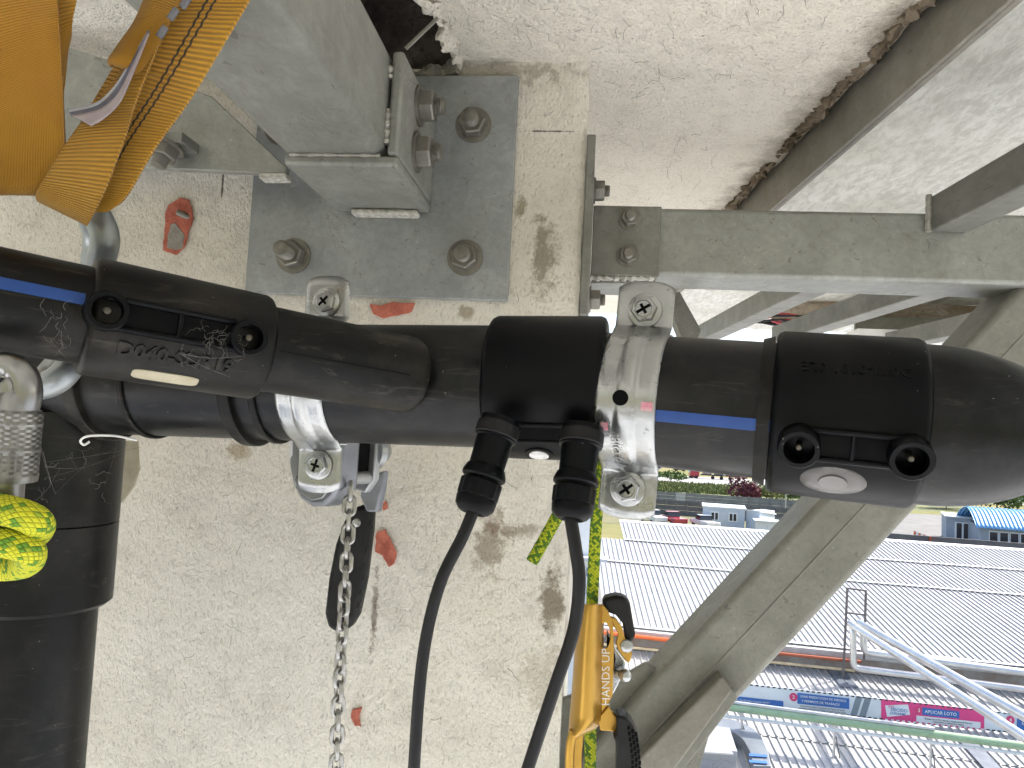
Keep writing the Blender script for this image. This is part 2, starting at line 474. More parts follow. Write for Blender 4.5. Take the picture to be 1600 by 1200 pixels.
for i, y in enumerate(ys):
    xr = l1x(y)
    for j in range(NX+1):
        x = -3.7 + (xr+3.7)*(j/NX)**.45
        p = V((x, y, 0))
        z = ZS + .0045*nz(p, 12) + .0018*nz(p, 90, 2)
        edge = max(0, 1-abs(y-YW)/.05) * (1 if x < XR else 0)
        z -= .006*edge*abs(nz(p, 40))
        idx[i, j] = mb.addv((x, y, z))
for i in range(len(ys)-1):
    for j in range(NX):
        q = (idx[i,j], idx[i,j+1], idx[i+1,j+1], idx[i+1,j])
        c = sum((mb.v[k] for k in q), V())/4
        jit = V((nz(c, 30), nz(c+V((5,5,5)), 30), 0))*.012
        if not inpoly(c.x+jit.x, c.y+jit.y, hole): mb.face(q)
mb.build('underside', M_slab, slab_t, smooth=70)
mb = MB(); mb.box((-3.7, -4.0, ZS+.10), (.45, 3.0, ZS+.22)); mb.build('slab_body', M_slab, slab_t, smooth=0)
# cavity lining
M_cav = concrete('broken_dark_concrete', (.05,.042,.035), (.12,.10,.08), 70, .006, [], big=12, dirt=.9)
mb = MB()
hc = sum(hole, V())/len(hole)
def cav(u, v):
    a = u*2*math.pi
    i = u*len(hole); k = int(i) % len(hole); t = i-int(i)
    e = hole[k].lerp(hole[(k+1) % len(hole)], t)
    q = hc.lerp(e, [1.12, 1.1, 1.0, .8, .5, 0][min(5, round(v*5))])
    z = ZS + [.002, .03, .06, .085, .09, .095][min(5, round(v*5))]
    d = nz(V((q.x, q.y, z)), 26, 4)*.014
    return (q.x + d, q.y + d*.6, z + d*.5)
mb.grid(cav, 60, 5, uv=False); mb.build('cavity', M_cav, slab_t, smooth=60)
rim = [onZ(*q, ZS-.002) for q in ((640,-25),(668,2),(684,14),(688,34),(696,52),(700,66),(712,82),(716,97))]
rp2 = smoothpath(rim, 10)
mb = MB(); mb.tube(rp2, [.007+.004*nz(p, 40) for p in rp2], 14)
for i, p in enumerate(mb.v): mb.v[i] = p + V((nz(p, 60, 4), nz(p+V((3,3,3)), 60, 4), nz(p+V((9,9,9)), 60, 4)))*.009
mb.build('broken_edge', M_slab, slab_t, smooth=70)
rim = [onY(*q, YW+.004) for q in ((716,90),(706,108),(688,116),(664,113),(640,120),(600,122))]
rp2 = smoothpath(rim, 10)
mb = MB(); mb.tube(rp2, [.007+.004*nz(p, 40) for p in rp2], 14)
for i, p in enumerate(mb.v): mb.v[i] = p + V((nz(p, 60, 4), nz(p+V((3,3,3)), 60, 4), nz(p+V((9,9,9)), 60, 4)))*.009
mb.build('broken_edge', M_greyc, slab_t, smooth=70)
mb = MB(); mb.tube([P(634,76,.80), P(684,28,.80)], .0022, 8); mb.build('exposed_wire', M_bolt, slab_t)
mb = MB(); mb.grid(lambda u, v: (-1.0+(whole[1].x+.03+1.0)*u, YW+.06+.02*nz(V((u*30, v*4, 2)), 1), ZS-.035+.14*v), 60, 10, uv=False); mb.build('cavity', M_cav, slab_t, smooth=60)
# lumpy mortar bead along the joint with the edge channel
mb = MB()
M_bead = concrete('dirty_mortar_bead', (.10,.075,.045), (.28,.23,.17), 120, .004, [], big=14, dirt=.8)
pts = []; rr = []
for k in range(260):
    y = L1a.y - .6 + (L1b.y+.35-L1a.y+.6)*k/259
    pts.append(V((l1x(y)-.012, y, ZS+.001))); rr.append(.006 + .006*abs(nz(V((y*3, 1, 2)), 9, 4)))
mb.tube(pts, rr, 12)
for i, p in enumerate(mb.v): mb.v[i] = p + V((nz(p, 90), 0, nz(p+V((9,9,9)), 90)))*.010
mb.build('mortar_bead', M_bead, slab_t, smooth=70)

# deck on the right: edge channel, panels, joists --------------------
deck_t = thing('overhead_deck', (1.3, 1.5, ZS-.05), 'raised deck overhead of pale rough boards on grey steel joists', 'deck')
M_chan = galv('brown_grey_channel', (.27,.255,.22), (.20,.185,.155), .5, .35, dirt=.5, spangle=False)
ya, yb = -4.0, 3.3  # unseen deck stretched behind the camera with the slab, cutting sky light
ch_h = .070
def chx(y): return l1x(y) + .004
mb = MB()
for (dx0, dx1, z0, z1) in ((0, .006, ZS-ch_h, ZS+.05), (.006, .014, ZS-ch_h, ZS-ch_h+.004)):
    mb.hexa([(chx(ya)+dx0,ya,z0),(chx(ya)+dx1,ya,z0),(chx(yb)+dx1,yb,z0),(chx(yb)+dx0,yb,z0),
             (chx(ya)+dx0,ya,z1),(chx(ya)+dx1,ya,z1),(chx(yb)+dx1,yb,z1),(chx(yb)+dx0,yb,z1)])
mb.build('edge_channel', M_chan, deck_t, smooth=0, bevel=.0015)
ZP = ZS + .004                                # underside of the boards
def board(xa0, xa1, y0, y1, xb0=None, xb1=None):
    mb = MB()
    xb0 = xa0 if xb0 is None else xb0; xb1 = xa1 if xb1 is None else xb1
    def fn(u, v):
        y = y0+(y1-y0)*v; x = (xa0+(xa1-xa0)*u)*(1-v) + (xb0+(xb1-xb0)*u)*v
        return (x, y, ZP + .003*nz(V((x, y, 0)), 14))
    mb.grid(fn, 30, 60, uv=False)
    fn2 = lambda u, v: V(fn(u, v)) + V((0, 0, .02))
    mb.grid(fn2, 1, 1, uv=False)
    return mb.build('deck_board', M_panel, deck_t, smooth=60)
xs = [.012, .46, .93, 1.4, 1.9, 2.4]
for i in range(5):
    board(chx(ya)+xs[i], chx(ya)+xs[i+1]-.006, ya, 1.62, chx(1.62)+xs[i], chx(1.62)+xs[i+1]-.006)
    board(chx(1.628)+xs[i], chx(1.628)+xs[i+1]-.006, 1.628, 3.3, chx(3.3)+xs[i], chx(3.3)+xs[i+1]-.006)
mb = MB(); mb.box((.40, ya, ZS+.11), (3.4, 3.5, ZS+.15)); mb.build('deck_topping', M_slab, deck_t, smooth=0)

# beam on the right --------------------------------------------------
YB = 1.06
bz1 = onY(1030, 324, YB).z; bz0 = onY(1030, 430, YB).z
beam_t = thing('steel_beam', (.9, YB, bz0), 'horizontal galvanised square beam bolted to the column side, right half', 'steel beam')
mb = MB(); mb.box((XR+.030, YB, bz0), (2.6, YB+.10, bz1)); mb.build('tube_body', M_galv_pale, beam_t, bevel=.007, seg=3)
c0, c1 = onY(916, 320, YB-.012), onY(1030, 432, YB-.012)
mb = MB(); mb.box((XR+.0125, YB-.011, c1.z), (c1.x, YB-.001, c0.z)); mb.build('cleat_plate', M_galv, beam_t, bevel=.0015)
mb = MB()
pts = [onY(918+k*3.6, 434 + 1.2*math.sin(k*2.1), YB-.006) for k in range(31)]
mb.tube(pts, [.0045+.0012*math.sin(k*1.7) for k in range(31)], 8); mb.build('weld_bead', M_weld, beam_t)
mb = MB(); mb.box((XR+.0125, YB+.001, bz0-.014), (c1.x-.004, YB+.09, bz0-.002)); mb.build('cleat_shelf', M_galv_pale, beam_t, bevel=.0015)
s0, s1 = onY(911, 216, YW+.01), onY(911, 494, YW+.01)
mb = MB(); mb.box((XR+.0005, YW-.004, s1.z), (XR+.0118, YW+.21, s0.z)); mb.build('side_plate', M_galv, beam_t, bevel=.0015)

def hexprism(mb, o, n, r, h, rot=0, cham=.12):
    a, u, v = basis(n); o = V(o)
    def ring(t, rad): return [o + a*t + (u*math.cos(rot+math.pi/3*k) + v*math.sin(rot+math.pi/3*k))*rad for k in range(6)]
    mb.rings([ring(0, r), ring(h*(1-cham), r), ring(h, r*.9)])
def bolt(parent, o, n, s, stud=.6, name='bolt', mat=None, rot=.3, washer=1.0, mat2=None, tilt=0):
    """s: nut corner radius; stud length in s beyond the nut"""
    mat = mat or M_bolt; n = V(n).normalized(); o = V(o)
    mb = MB(); r = s*.56; L = s*(.9+stud)
    prof = [(0, r)]
    k = 0
    t = s*.95
    while t < L-.0015:
        prof += [(t, r), (t+.0009, r*.9)]; t += .0018
    prof += [(L, r*.92), (L+.0008, r*.8)]
    mb.lathe(o, n, prof, 18)
    b = mb.build(name, mat, parent)
    mb = MB(); mb.lathe(o, n, [(0, s*1.22*washer), (s*.16, s*1.22*washer), (s*.18, s*1.16*washer)], 28); mb.build('washer', mat, b)
    mb = MB(); hexprism(mb, o+n*s*.18, n, s, s*.85, rot); mb.build('nut', mat2 or mat, b, smooth=0, bevel=.0006)
    return b
for (px, py, rot) in ((984, 342, .2), (981, 400, .5)):
    bolt(beam_t, onY(px, py, YB-.011), (0,-1,0), .0135, .75, rot=rot)
for (px, py) in ((926, 298), (916, 468)):
    q = onY(px, py, YB-.03); q.x = XR+.0118
    bolt(beam_t, q, (1,0,0), .0150, .55, rot=.1)

# joists crossing over the beam --------------------------------------
def barjoist(pa_top, pa_bot, pb_top, pb_bot, Ya, Yb_, thick=.045, mat=None):
    a0, a1 = onY(*pa_bot, Ya), onY(*pa_top, Ya); b0, b1 = onY(*pb_bot, Yb_), onY(*pb_top, Yb_)
    tx = V((thick, 0, 0))
    mb = MB(); mb.hexa([a0, a0+tx, b0+tx, b0, a1, a1+tx, b1+tx, b1])
    return mb.build('joist', mat or M_galv, deck_t, bevel=.003)
q0, q1 = onY(1452, 310, YB-.002), onY(1452, 362, YB-.002)
zt, zb = q0.z, q1.z
mb = MB(); xx = q0.x
def jx(y, x0, k): return x0 + k*(y-YB)
def joist(px, ztop, zbot, y0, y1, w=.05, k=0.03, yref=YB, mat=None):
    x0 = onY(px, 330, yref).x
    f = lambda y: x0 + k*(y-yref)
    mb = MB(); mb.hexa([(f(y0),y0,zbot),(f(y0)+w,y0,zbot),(f(y1)+w,y1,zbot),(f(y1),y1,zbot),(f(y0),y0,ztop),(f(y0)+w,y0,ztop),(f(y1)+w,y1,ztop),(f(y1),y1,ztop)])
    return mb.build('joist', mat or M_galv, deck_t, bevel=.003)
def joist2(pa, pb, z, h, w, ext0=0.0, ext1=0.0, mat=None):
    a, b = onZ(*pa, z), onZ(*pb, z); d = (b-a).normalized(); a = a - d*ext0; b = b + d*ext1
    s = V((w, 0, 0)); up = V((0, 0, h))
    mb = MB(); mb.hexa([a, a+s, b+s, b, a+up, a+s+up, b+s+up, b+up])
    return mb.build('joist', mat or M_galv, deck_t, smooth=0, bevel=.003)
jb = onY(1452, 363, YB-.003)
e = onZ(1600, 289, jb.z); d = (e-jb).normalized()
mb = MB(); s = V((.05,0,0)); up = V((0,0,.050)); e2 = e + d*.5
mb.hexa([jb, jb+s, e2+s, e2, jb+up, jb+s+up, e2+s+up, e2+up]); mb.build('joist', M_galv, deck_t, smooth=0, bevel=.003)
mb = MB(); mb.tube([jb+V((-.002,-.002,z*.052/8)) for z in range(9)], [.004+.001*(k % 2) for k in range(9)], 8); mb.build('weld_bead', M_weld, deck_t)
joist2((1252,457), (1118,520), jb.z, .05, .05, .05, .2)
joist2((1448,459), (1328,497), jb.z, .05, .05, .05, .5)
joist2((1760,470), (1560,510), jb.z, .05, .05, .05, .5)
mb = MB(); mb.prism([onY(*q, 1.25) for q in ((1040,462),(1062,455),(1096,516),(1090,530),(1066,530))], (0,.05,0)); mb.build('corner_brace', M_galv, deck_t, smooth=0, bevel=.002)
YK = 2.60
k0, k1 = onY(1206, 466, YK), onY(1750, 512, YK)
mb = MB(); mb.grid(lambda u, v: (k0.x+1.9*u, YK+.006*nz(V((u*20, 0, v*4)), 1), onY(1300, 502, YK).z + (ZP-onY(1300,502,YK).z)*v), 60, 12, uv=False); mb.build('end_wall', M_rustwall, deck_t, smooth=60)
mb = MB(); mb.box((k0.x+.27, YK-.03, onY(1420,530,YK).z), (k0.x+1.65, YK-.01, onY(1420,498,YK).z)); mb.build('end_ledge', M_brace, deck_t, smooth=0, bevel=.002)
mb = MB(); mb.box((k0.x+.2, YK-.25, onY(1480,540,YK).z-.03), (k0.x+1.9, YK+.02, onY(1480,530,YK).z-.012)); mb.build('end_ledge', M_white, deck_t, smooth=0, bevel=.002)
M_rcab = pmat('red_cable_sheath', (.45,.04,.05), None, 40, .5)
cb_t = thing('cable_bundle', P(1250, 505, 2.1), 'tangle of red and black cables under the deck behind the end coupler', 'cables')
for k in range(14):
    y0 = 497 + random.uniform(-4, 9); mid = random.uniform(-6, 6)
    x0 = random.uniform(1165, 1215); x1 = random.uniform(1260, 1330)
    D = 2.55 + random.uniform(-.1, .1)
    pts = smoothpath([P(x0, y0, D), P((2*x0+x1)/3, y0+mid, D), P((x0+2*x1)/3, y0-mid*.6, D), P(x1, y0+random.uniform(-3, 5), D)], 6)
    mb = MB(); mb.tube(pts, .0035, 6)
    mb.build('cable', M_rcab if k % 4 == 0 else M_cable, cb_t)

# diagonal brace ------------------------------------------------------
YD = 1.075
brace_t = thing('diagonal_brace', onY(1000, 1200, YD), 'dull grey square steel brace running diagonally behind the end coupler', 'steel brace')
f1, f0 = onY(1600, 440, YD), onY(1072, 1009, YD)
ax = (f0-f1).normalized()                       # down-left
side = V((-ax.z, 0, ax.x)); side = side if side.x > 0 else -side   # towards lower right
r1 = onY(1335, 900, YD); wid = abs((r1-f1).dot(side))
top = f1 - ax*.02; bot = f1 + ax*((onY(985,1100,YD)-f1).dot(ax)+.12)
mb = MB(); dp = V((0, .10, 0))
mb.hexa([bot, bot+side*wid, bot+side*wid+dp, bot+dp, top, top+side*wid, top+side*wid+dp, top+dp])
mb.build('tube_body', M_brace, brace_t, bevel=.010, seg=3)
sm = side*(wid*.47)
mb = MB(); mb.tube([top+sm+V((0,.0002,0))+ax*.05, bot+sm+V((0,.0002,0))], .0016, 6); mb.build('seam', M_brace, brace_t)
# connection at the foot of the brace
mb = MB(); mb.prism([onY(*q, YD+.03) for q in ((872,1095),(960,1064),(1010,1036),(1120,1110),(1085,1230),(1000,1420),(840,1420))], (0,.012,0)); mb.build('gusset_plate', M_brace, brace_t, smooth=0, bevel=.002)
g = [onY(*q, YD-.006) for q in ((1122,1046),(1138,1068),(1062,1172),(940,1330),(870,1330),(1000,1168))]
mb = MB(); mb.prism([p+V((0,-.03,0)) for p in g], (0,.032,0)); mb.build('foot_angle', M_chan, brace_t, smooth=0, bevel=.003)
g = [onY(*q, YD-.006) for q in ((1138,1070),(1150,1086),(1075,1185),(960,1330),(943,1330),(1064,1174))]
mb = MB(); mb.prism([p+V((0,-.014,0)) for p in g], (0,.016,0)); mb.build('foot_angle_leg', M_brace, brace_t, smooth=0, bevel=.002)

# wall plate with anchors ----------------------------------------------
plate_t = thing('anchor_plate', onY(600, 470, YW), 'blue grey square steel plate anchored to the cement wall', 'steel plate')
pl, pr = onY(397, 350, YW).x, onY(803, 300, YW).x
pz0, pz1 = onY(600, 466, YW).z, onY(750, 125, YW).z
mb = MB(); mb.box((pl, YW-.013, pz0), (pr, YW-.002, pz1)); mb.build('plate', M_plate, plate_t, smooth=0, bevel=.001)
for (px, py, rot, ln) in ((459, 400, .3, 1.5), (727, 403, .7, .8), (740, 196, .1, 1.0), (440, 200, .4, 1.0)):
    bolt(plate_t, onY(px, py, YW-.013), (0,-1,0), .0185, ln, name='anchor_bolt', rot=rot, washer=1.05)

M_lip = pmat('chipped_white_paint', (.66,.65,.60), (.38,.36,.31), 160, .8, 0, .002)
# big square tube towards the camera --------------------------------------
YT = .775
t0, t1 = onY(445, 250, YT), onY(604, 247, YT)
tub_t = thing('box_beam', (t0.x, .9, t1.z-.014), 'large pale grey square tube coming forward from the anchor plate', 'steel beam')
zb_ = t1.z; tw = t1.x-t0.x
mb = MB(); mb.box((t0.x, -.25, zb_), (t1.x, .925, zb_+tw*1.02)); mb.build('tube_body', M_galv_pale, tub_t, bevel=.012, seg=4)
crd = .013
mb = MB(); mb.box((t0.x+.004, YT-.012, zb_-crd), (t1.x+crd+.003, YW-.0135, zb_-.0015)); mb.build('cradle_shelf', M_galv_pale, tub_t, bevel=.004, seg=3)
mb = MB(); mb.box((t1.x+.003, YT-.012, zb_-.0005), (t1.x+.003+crd, YW-.0135, zb_+tw*1.0)); mb.build('cradle_cheek', M_galv_pale, tub_t, bevel=.004, seg=3)
mb = MB(); mb.box((onY(548,345,YW-.03).x, YW-.034, zb_-crd-.008), (onY(652,345,YW-.03).x, YW-.0135, zb_-crd-.0005)); mb.build('cradle_rib', M_lip, tub_t, bevel=.003)
mb = MB(); mb.tube([V((t1.x+.001, YT-.010, zb_ + .012 + k*.0035)) for k in range(12)], [.0038+.0016*math.sin(k*2.2) for k in range(12)], 8); mb.build('weld_bead', M_weld, tub_t)
mb = MB(); mb.tube([V((t1.x+.001, YT-.010, zb_ + .085 + k*.003)) for k in range(6)], [.003+.0016*math.sin(k*2.2) for k in range(6)], 8); mb.build('weld_bead', M_weld, tub_t)
mb = MB(); mb.tube([V((t0.x+.01+k*.006, YT-.011, zb_-.0015)) for k in range(18)], [.0022+.0008*math.sin(k*1.9) for k in range(18)], 8); mb.build('weld_bead', M_weld, tub_t)
for dz in (.032, .088):
    bolt(tub_t, (t1.x+crd+.003, .84, zb_+dz), (1,0,0), .0195, .65, rot=.25+dz)

# tapering plate behind the slings -------------------------------------------
gp_t = thing('side_plate_bracket', onY(300, 268, .86), 'flat grey tapering steel plate behind the orange sling', 'steel plate')
g = [onY(*q, .86) for q in ((-60,30),(100,72),(182,97),(330,150),(448,262),(446,270),(402,270),(225,262),(-60,258))]
mb = MB(); mb.prism(g, (0,.012,0)); mb.build('plate', M_galv_pale, gp_t, smooth=0, bevel=.0015)
mb = MB(); mb.prism([onY(*q, .858) for q in ((404,270),(446,270),(446,278),(404,278))], (0,.02,0)); mb.build('plate_lip', M_lip, gp_t, smooth=0, bevel=.001)
bo = onY(262, 228, .835)
bolt(gp_t, bo, V((-.22,-.25,-1)), .017, .8, rot=.2)
mb = MB(); mb.obox(bo+V((.004,.008,.006)), ((1,0,0),(0,1,0),(0,0,1)), (.022,.022,.006)); mb.build('bolt_tab', M_galv, gp_t, smooth=0, bevel=.001)

# ================================================================ PIPEWORK
RP = .055
JL, JR = P(860, 606, .655), P(860, 612, .655)
LA = P(100, 590, .745); aL = (LA-JL).normalized()           # towards the left
RA = P(1180, 640, .598); aR = (RA-JR).normalized()          # towards the right
pipe_t = thing('pipeline', JL-V((0,0,.07)), 'black plastic pipeline with couplers, side branch and rounded end cap', 'pipe')
mb = MB(); mb.lathe(JL, aL, [(-.03,RP),(0,RP),(.2,RP),(.9,RP)], 72); mb.build('main_pipe', M_blackp, pipe_t)
def axis_t(o, a, px):             # axial distance where the axis shows at photo column px
    lo, hi = -1.0, 1.2
    s = 1 if proj(o+a*.1)[0] > proj(o)[0] else -1
    for _ in range(50):
        m = (lo+hi)/2
        if (proj(o+a*m)[0]-px)*s > 0: hi = m
        else: lo = m
    return lo
tr0, tr1, tr2 = axis_t(JR, aR, 1205), axis_t(JR, aR, 1432), axis_t(JR, aR, 1520)
mb = MB(); mb.lathe(JR, aR, [(-.02,RP),(.05,RP),(tr1,RP)], 72); mb.build('main_pipe', M_blackp, pipe_t)
# blue stripe: a thin raised strip on the surface
def surf(o, a, t, r, ang):        # ang 0 = towards camera, + up
    a_, u, v = basis(a)
    front = -(V((0,1,0)) - a_*a_.y).normalized(); upv = V((0,0,1)) - a_*a_.z; upv = (upv - front*upv.dot(front)).normalized()
    n = front*math.cos(ang) + upv*math.sin(ang)
    return o + a_*t + n*r, n
def strip(o, a, t0_, t1_, r, a0, a1, name, mat, parent, n=24):
    mb = MB()
    for k in (0, 1):
        mb.grid(lambda u, v: surf(o, a, t0_+(t1_-t0_)*u, r+(.0006 if k else -.001), a0+(a1-a0)*v)[0], n, 6, uv=False)
    return mb.build(name, mat, parent, smooth=60)
strip(JR, aR, .06, tr0+.004, RP, R(-19.5), R(-10), 'blue_stripe', M_blue, pipe_t)

def coupler(o, a, t0_, t1_, r, name, mat, parent, lip=.004, n=96):
    mb = MB()
    mb.lathe(o, a, [(t0_, RP*.8 if r > .05 else .03), (t0_, r-lip*1.2), (t0_+lip*.4, r-lip*.4), (t0_+lip*1.3, r), ((t0_+t1_)/2, r), (t1_-lip*1.3, r), (t1_-lip*.4, r-lip*.4), (t1_, r-lip*1.2), (t1_, RP*.8 if r > .05 else .03)], n, False, False)
    return mb.build(name, mat, parent)
tl0, tl1 = axis_t(JL, aL, 772), axis_t(JL, aL, 948)
mid = coupler(JL, aL, tl1, tl0, .0635, 'middle_coupler', M_blackc, pipe_t)
endc = coupler(JR, aR, tr0, tr1, .0645, 'end_coupler', M_blackc, pipe_t)
# collar inside the end coupler
mb = MB(); mb.lathe(JR, aR, [(tr0-.010,RP+.0005),(tr0-.010,.0575),(tr0-.001,.060),(tr0-.001,RP)], 72, False, False); mb.build('inner_collar', M_blackd, pipe_t)
# end cap: cylinder then dome
t_e = tr1 - .02; rc = .0605
prof = [(t_e, rc), (tr1+.004, rc)]
L = .096
for k in range(1, 15):
    q = k/14*math.pi/2; prof.append((tr1+.004+L*math.sin(q), rc*math.cos(q)**.92 if k < 14 else 0))
mb = MB(); mb.lathe(JR, aR, prof, 72); mb.build('end_cap', M_blackp, pipe_t)
# left collars
for (pxa, w_, ro) in ((178, .012, .0615), (248, .006, .058), (402, .011, .0615), (440, .006, .0585)):
    t_ = axis_t(JL, aL, pxa)
    mb = MB(); mb.lathe(JL, aL, [(t_-w_/2,RP-.001),(t_-w_/2,ro-.001),(t_-w_/2+.001,ro),(t_+w_/2-.001,ro),(t_+w_/2,ro-.001),(t_+w_/2,RP-.001)], 72, False, False)
    mb.build('pipe_collar', M_blackd, pipe_t)

# branch
BA, BB = P(0, 468, .462), P(645, 587, .632)
aB = (BB-BA).normalized(); RB = .0325
mb = MB(); mb.lathe(BA, aB, [(-.30,RB),(0,RB),((BB-BA).length-.012,RB),((BB-BA).length-.003,RB*.985),((BB-BA).length,RB*.93),((BB-BA).length+.0008,RB*.85),((BB-BA).length+.0008,RB*.3)], 60); mb.build('branch_pipe', M_blackd, pipe_t)
tb0, tb1 = axis_t(BA, aB, 132), axis_t(BA, aB, 408)
brc = coupler(BA, aB, tb0, tb1, .0395, 'branch_coupler', M_blackd, pipe_t, .003)
strip(BA, aB, -.25, tb0-.004, RB, R(8), R(21), 'blue_stripe', M_blue, pipe_t)
strip(BA, aB, tb1+.004, (BB-BA).length-.02, RB, R(-3), R(-1.2), 'moulding_line', M_blue if False else M_blackc, pipe_t)

def cylmap(o, a, t, r, ang, flip=1):
    def fn(p): return surf(o, a, t + p.x*flip, r + p.z, ang + p.y*flip/r)[0]
    return fn
M_pin = pmat('dull_brass_pin', (.10,.09,.07), None, 60, .5, .6)
def terminals(o, a, r, ts, ang, parent, soc=.014, hgt=.016, lean=None, bar=True):
    for t_ in ts:
        q, n = surf(o, a, t_, r, ang)
        n2 = (n + (lean or V())).normalized()
        mb = MB()
        mb.lathe(q-n2*.012, n2, [(0,soc),(.012+hgt*.9,soc),(.012+hgt,soc*.93),(.012+hgt,soc*.72),(.006+hgt*.3,soc*.68),(.005+hgt*.3,.0001)], 36, True, False)
        tt = mb.build('terminal_socket', M_blackc, parent)
        mb = MB(); mb.lathe(q+n2*(hgt*.1), n2, [(0,.0022),(hgt*.6,.0022),(hgt*.65,.0015)], 12); mb.build('terminal_pin', M_pin, tt)
    if bar:
        mb = MB()
        for s_ in (-1, 1):
            pts = []
            for k in range(7):
                t_ = ts[0]+(ts[1]-ts[0])*k/6
                q, n = surf(o, a, t_, r+.0015, ang+s_*soc*.72/r); pts.append(q)
            mb.tube(pts, .0022, 8)
        q, n = surf(o, a, (ts[0]+ts[1])/2, r+.001, ang); q2, _ = surf(o, a, (ts[0]+ts[1])/2, r+.001, ang+soc*.7/r); q3, _ = surf(o, a, (ts[0]+ts[1])/2, r+.001, ang-soc*.7/r)
        mb.tube([q2, q, q3], .0018, 8)
        mb.build('terminal_bridge', M_blackc, parent)
        strip(o, a, ts[0]+soc*.9, ts[1]-soc*.9, r+.0004, ang-soc*.55/r, ang+soc*.55/r, 'terminal_pocket', M_dark, parent)
tA, tB = axis_t(JR, aR, 1247), axis_t(JR, aR, 1402)
terminals(JR, aR, .0645, (tA, tB), R(-22), endc, .0145, .014)
tA, tB = axis_t(BA, aB, 152), axis_t(BA, aB, 360)
terminals(BA, aB, .0395, (tA, tB), R(4), brc, .0125, .009)
# printed oval on the end coupler, label strip on the branch coupler
def patch(o, a, t, r, ang, rx, ry, name, mat, parent, thick=.0008, n=40, sup=2.0):
    mb = MB(); ring_t, ring_b = [], []
    for k in range(n):
        q = 2*math.pi*k/n; c, s_ = math.cos(q), math.sin(q)
        x = rx*math.copysign(abs(c)**(2/sup), c); y = ry*math.copysign(abs(s_)**(2/sup), s_)
        ring_t.append((x, y))
    rr = []
    for sc in (1, .97, .6, .25):
        rr.append([surf(o, a, t+x*sc, r+(thick if sc < 1 else 0), ang+y*sc/r)[0] for x, y in ring_t])
    mb.rings(rr, True, False, True)
    return mb.build(name, mat, parent, smooth=60)
M_oval = pmat('grey_foil_label', (.13,.125,.12), (.08,.077,.074), 45, .35, .2)
patch(JR, aR, axis_t(JR, aR, 1302), .0645, R(-50), .0225, .0155, 'oval_label', M_oval, endc)
patch(JR, aR, axis_t(JR, aR, 1302), .0653, R(-50), .010, .0080, 'label_disc', pmat('pale_foil', (.17,.165,.16), None, 30, .4), endc, .0012)
M_cream = pmat('aged_cream_label', (.46,.42,.31), (.36,.32,.22), 60, .6)
patch(BA, aB, axis_t(BA, aB, 262), .0395, R(-56), .021, .0055, 'label_strip', M_cream, brc, .0006, sup=5)
patch(JL, aL, axis_t(JL, aL, 852), .0635, R(-66), .0085, .0085, 'indicator_disc', pmat('white_indicator', (.75,.75,.73), (.5,.5,.5), 200, .4), mid, .002)
patch(JL, aL, axis_t(JL, aL, 852), .0635, R(-66), .0125, .0115, 'indicator_ring', M_blackc, mid, .0012)
# raised markings
mb = MB(); add_text(mb, 'D040-SDR19', .0135, .0015, cylmap(BA, aB, axis_t(BA, aB, 268), .0396, R(-28)), bold=.0005)
mb.build('embossed_marking', M_blackd, brc, smooth=0)
mb = MB(); add_text(mb, 'D071-0101 0LE', .0115, .0007, cylmap(JR, aR, axis_t(JR, aR, 1320), .0646, R(30), -1), bold=.0002)
mb.build('embossed_marking', M_blackc, endc, smooth=0)
mb = MB(); add_text(mb, '507-19 SDR17', .0085, .0005, cylmap(JR, -aL, -axis_t(JL, aL, 855)+0.0, .0636, R(20), -1), bold=.0001)
mb.build('embossed_marking', M_blackc, mid, smooth=0)
# terminal box under the middle coupler
strip(JL, aL, axis_t(JL, aL, 905), axis_t(JL, aL, 795), .0642, R(-45), R(-33), 'terminal_pocket', M_dark, mid)
mb = MB()
for k, aa in enumerate((-47, -32)):
    pts = [surf(JL, aL, axis_t(JL, aL, 905)+(axis_t(JL, aL, 795)-axis_t(JL, aL, 905))*i/6, .0645, R(aa))[0] for i in range(7)]
    mb.tube(pts, .0018, 8)
mb.build('terminal_bridge', M_blackc, mid)

# vertical riser on the left
riser_t = thing('vertical_pipe', P(81, 1260, .75), 'upright black plastic pipe with coupler below the pipeline, far left', 'pipe')
c0 = P(84, 640, .752); c0.z -= .0
dn = V((0, 0, -1))
cx, cy = c0.x, c0.y
def zpx(py): return P(84, py, .752).z
c0 = V((cx, cy, zpx(640)))
mb = MB(); mb.lathe(c0, dn, [(0,RP),(.6,RP)], 72); mb.build('riser', M_blackp, riser_t)
h0, h1, hm = c0.z-zpx(690), c0.z-zpx(940), c0.z-zpx(812)
mb = MB(); mb.lathe(c0, dn, [(h0-.03,.066),(h0,.0675),(hm-.001,.0675),(hm,.0662),(hm+.001,.0675),(h1-.004,.0675),(h1,.063),(h1,RP-.002)], 96); mb.build('coupler', M_blackp, riser_t)
mb = MB(); mb.prism([onY(*q, .86) for q in ((180,690),(214,688),(216,735),(208,760),(190,785),(180,786))], (0,.004,0)); mb.build('tag_sheet', M_cream, label='small cream plastic sheet sticking out behind the upright black pipe', cat='tag', bevel=.0008, smooth=0)

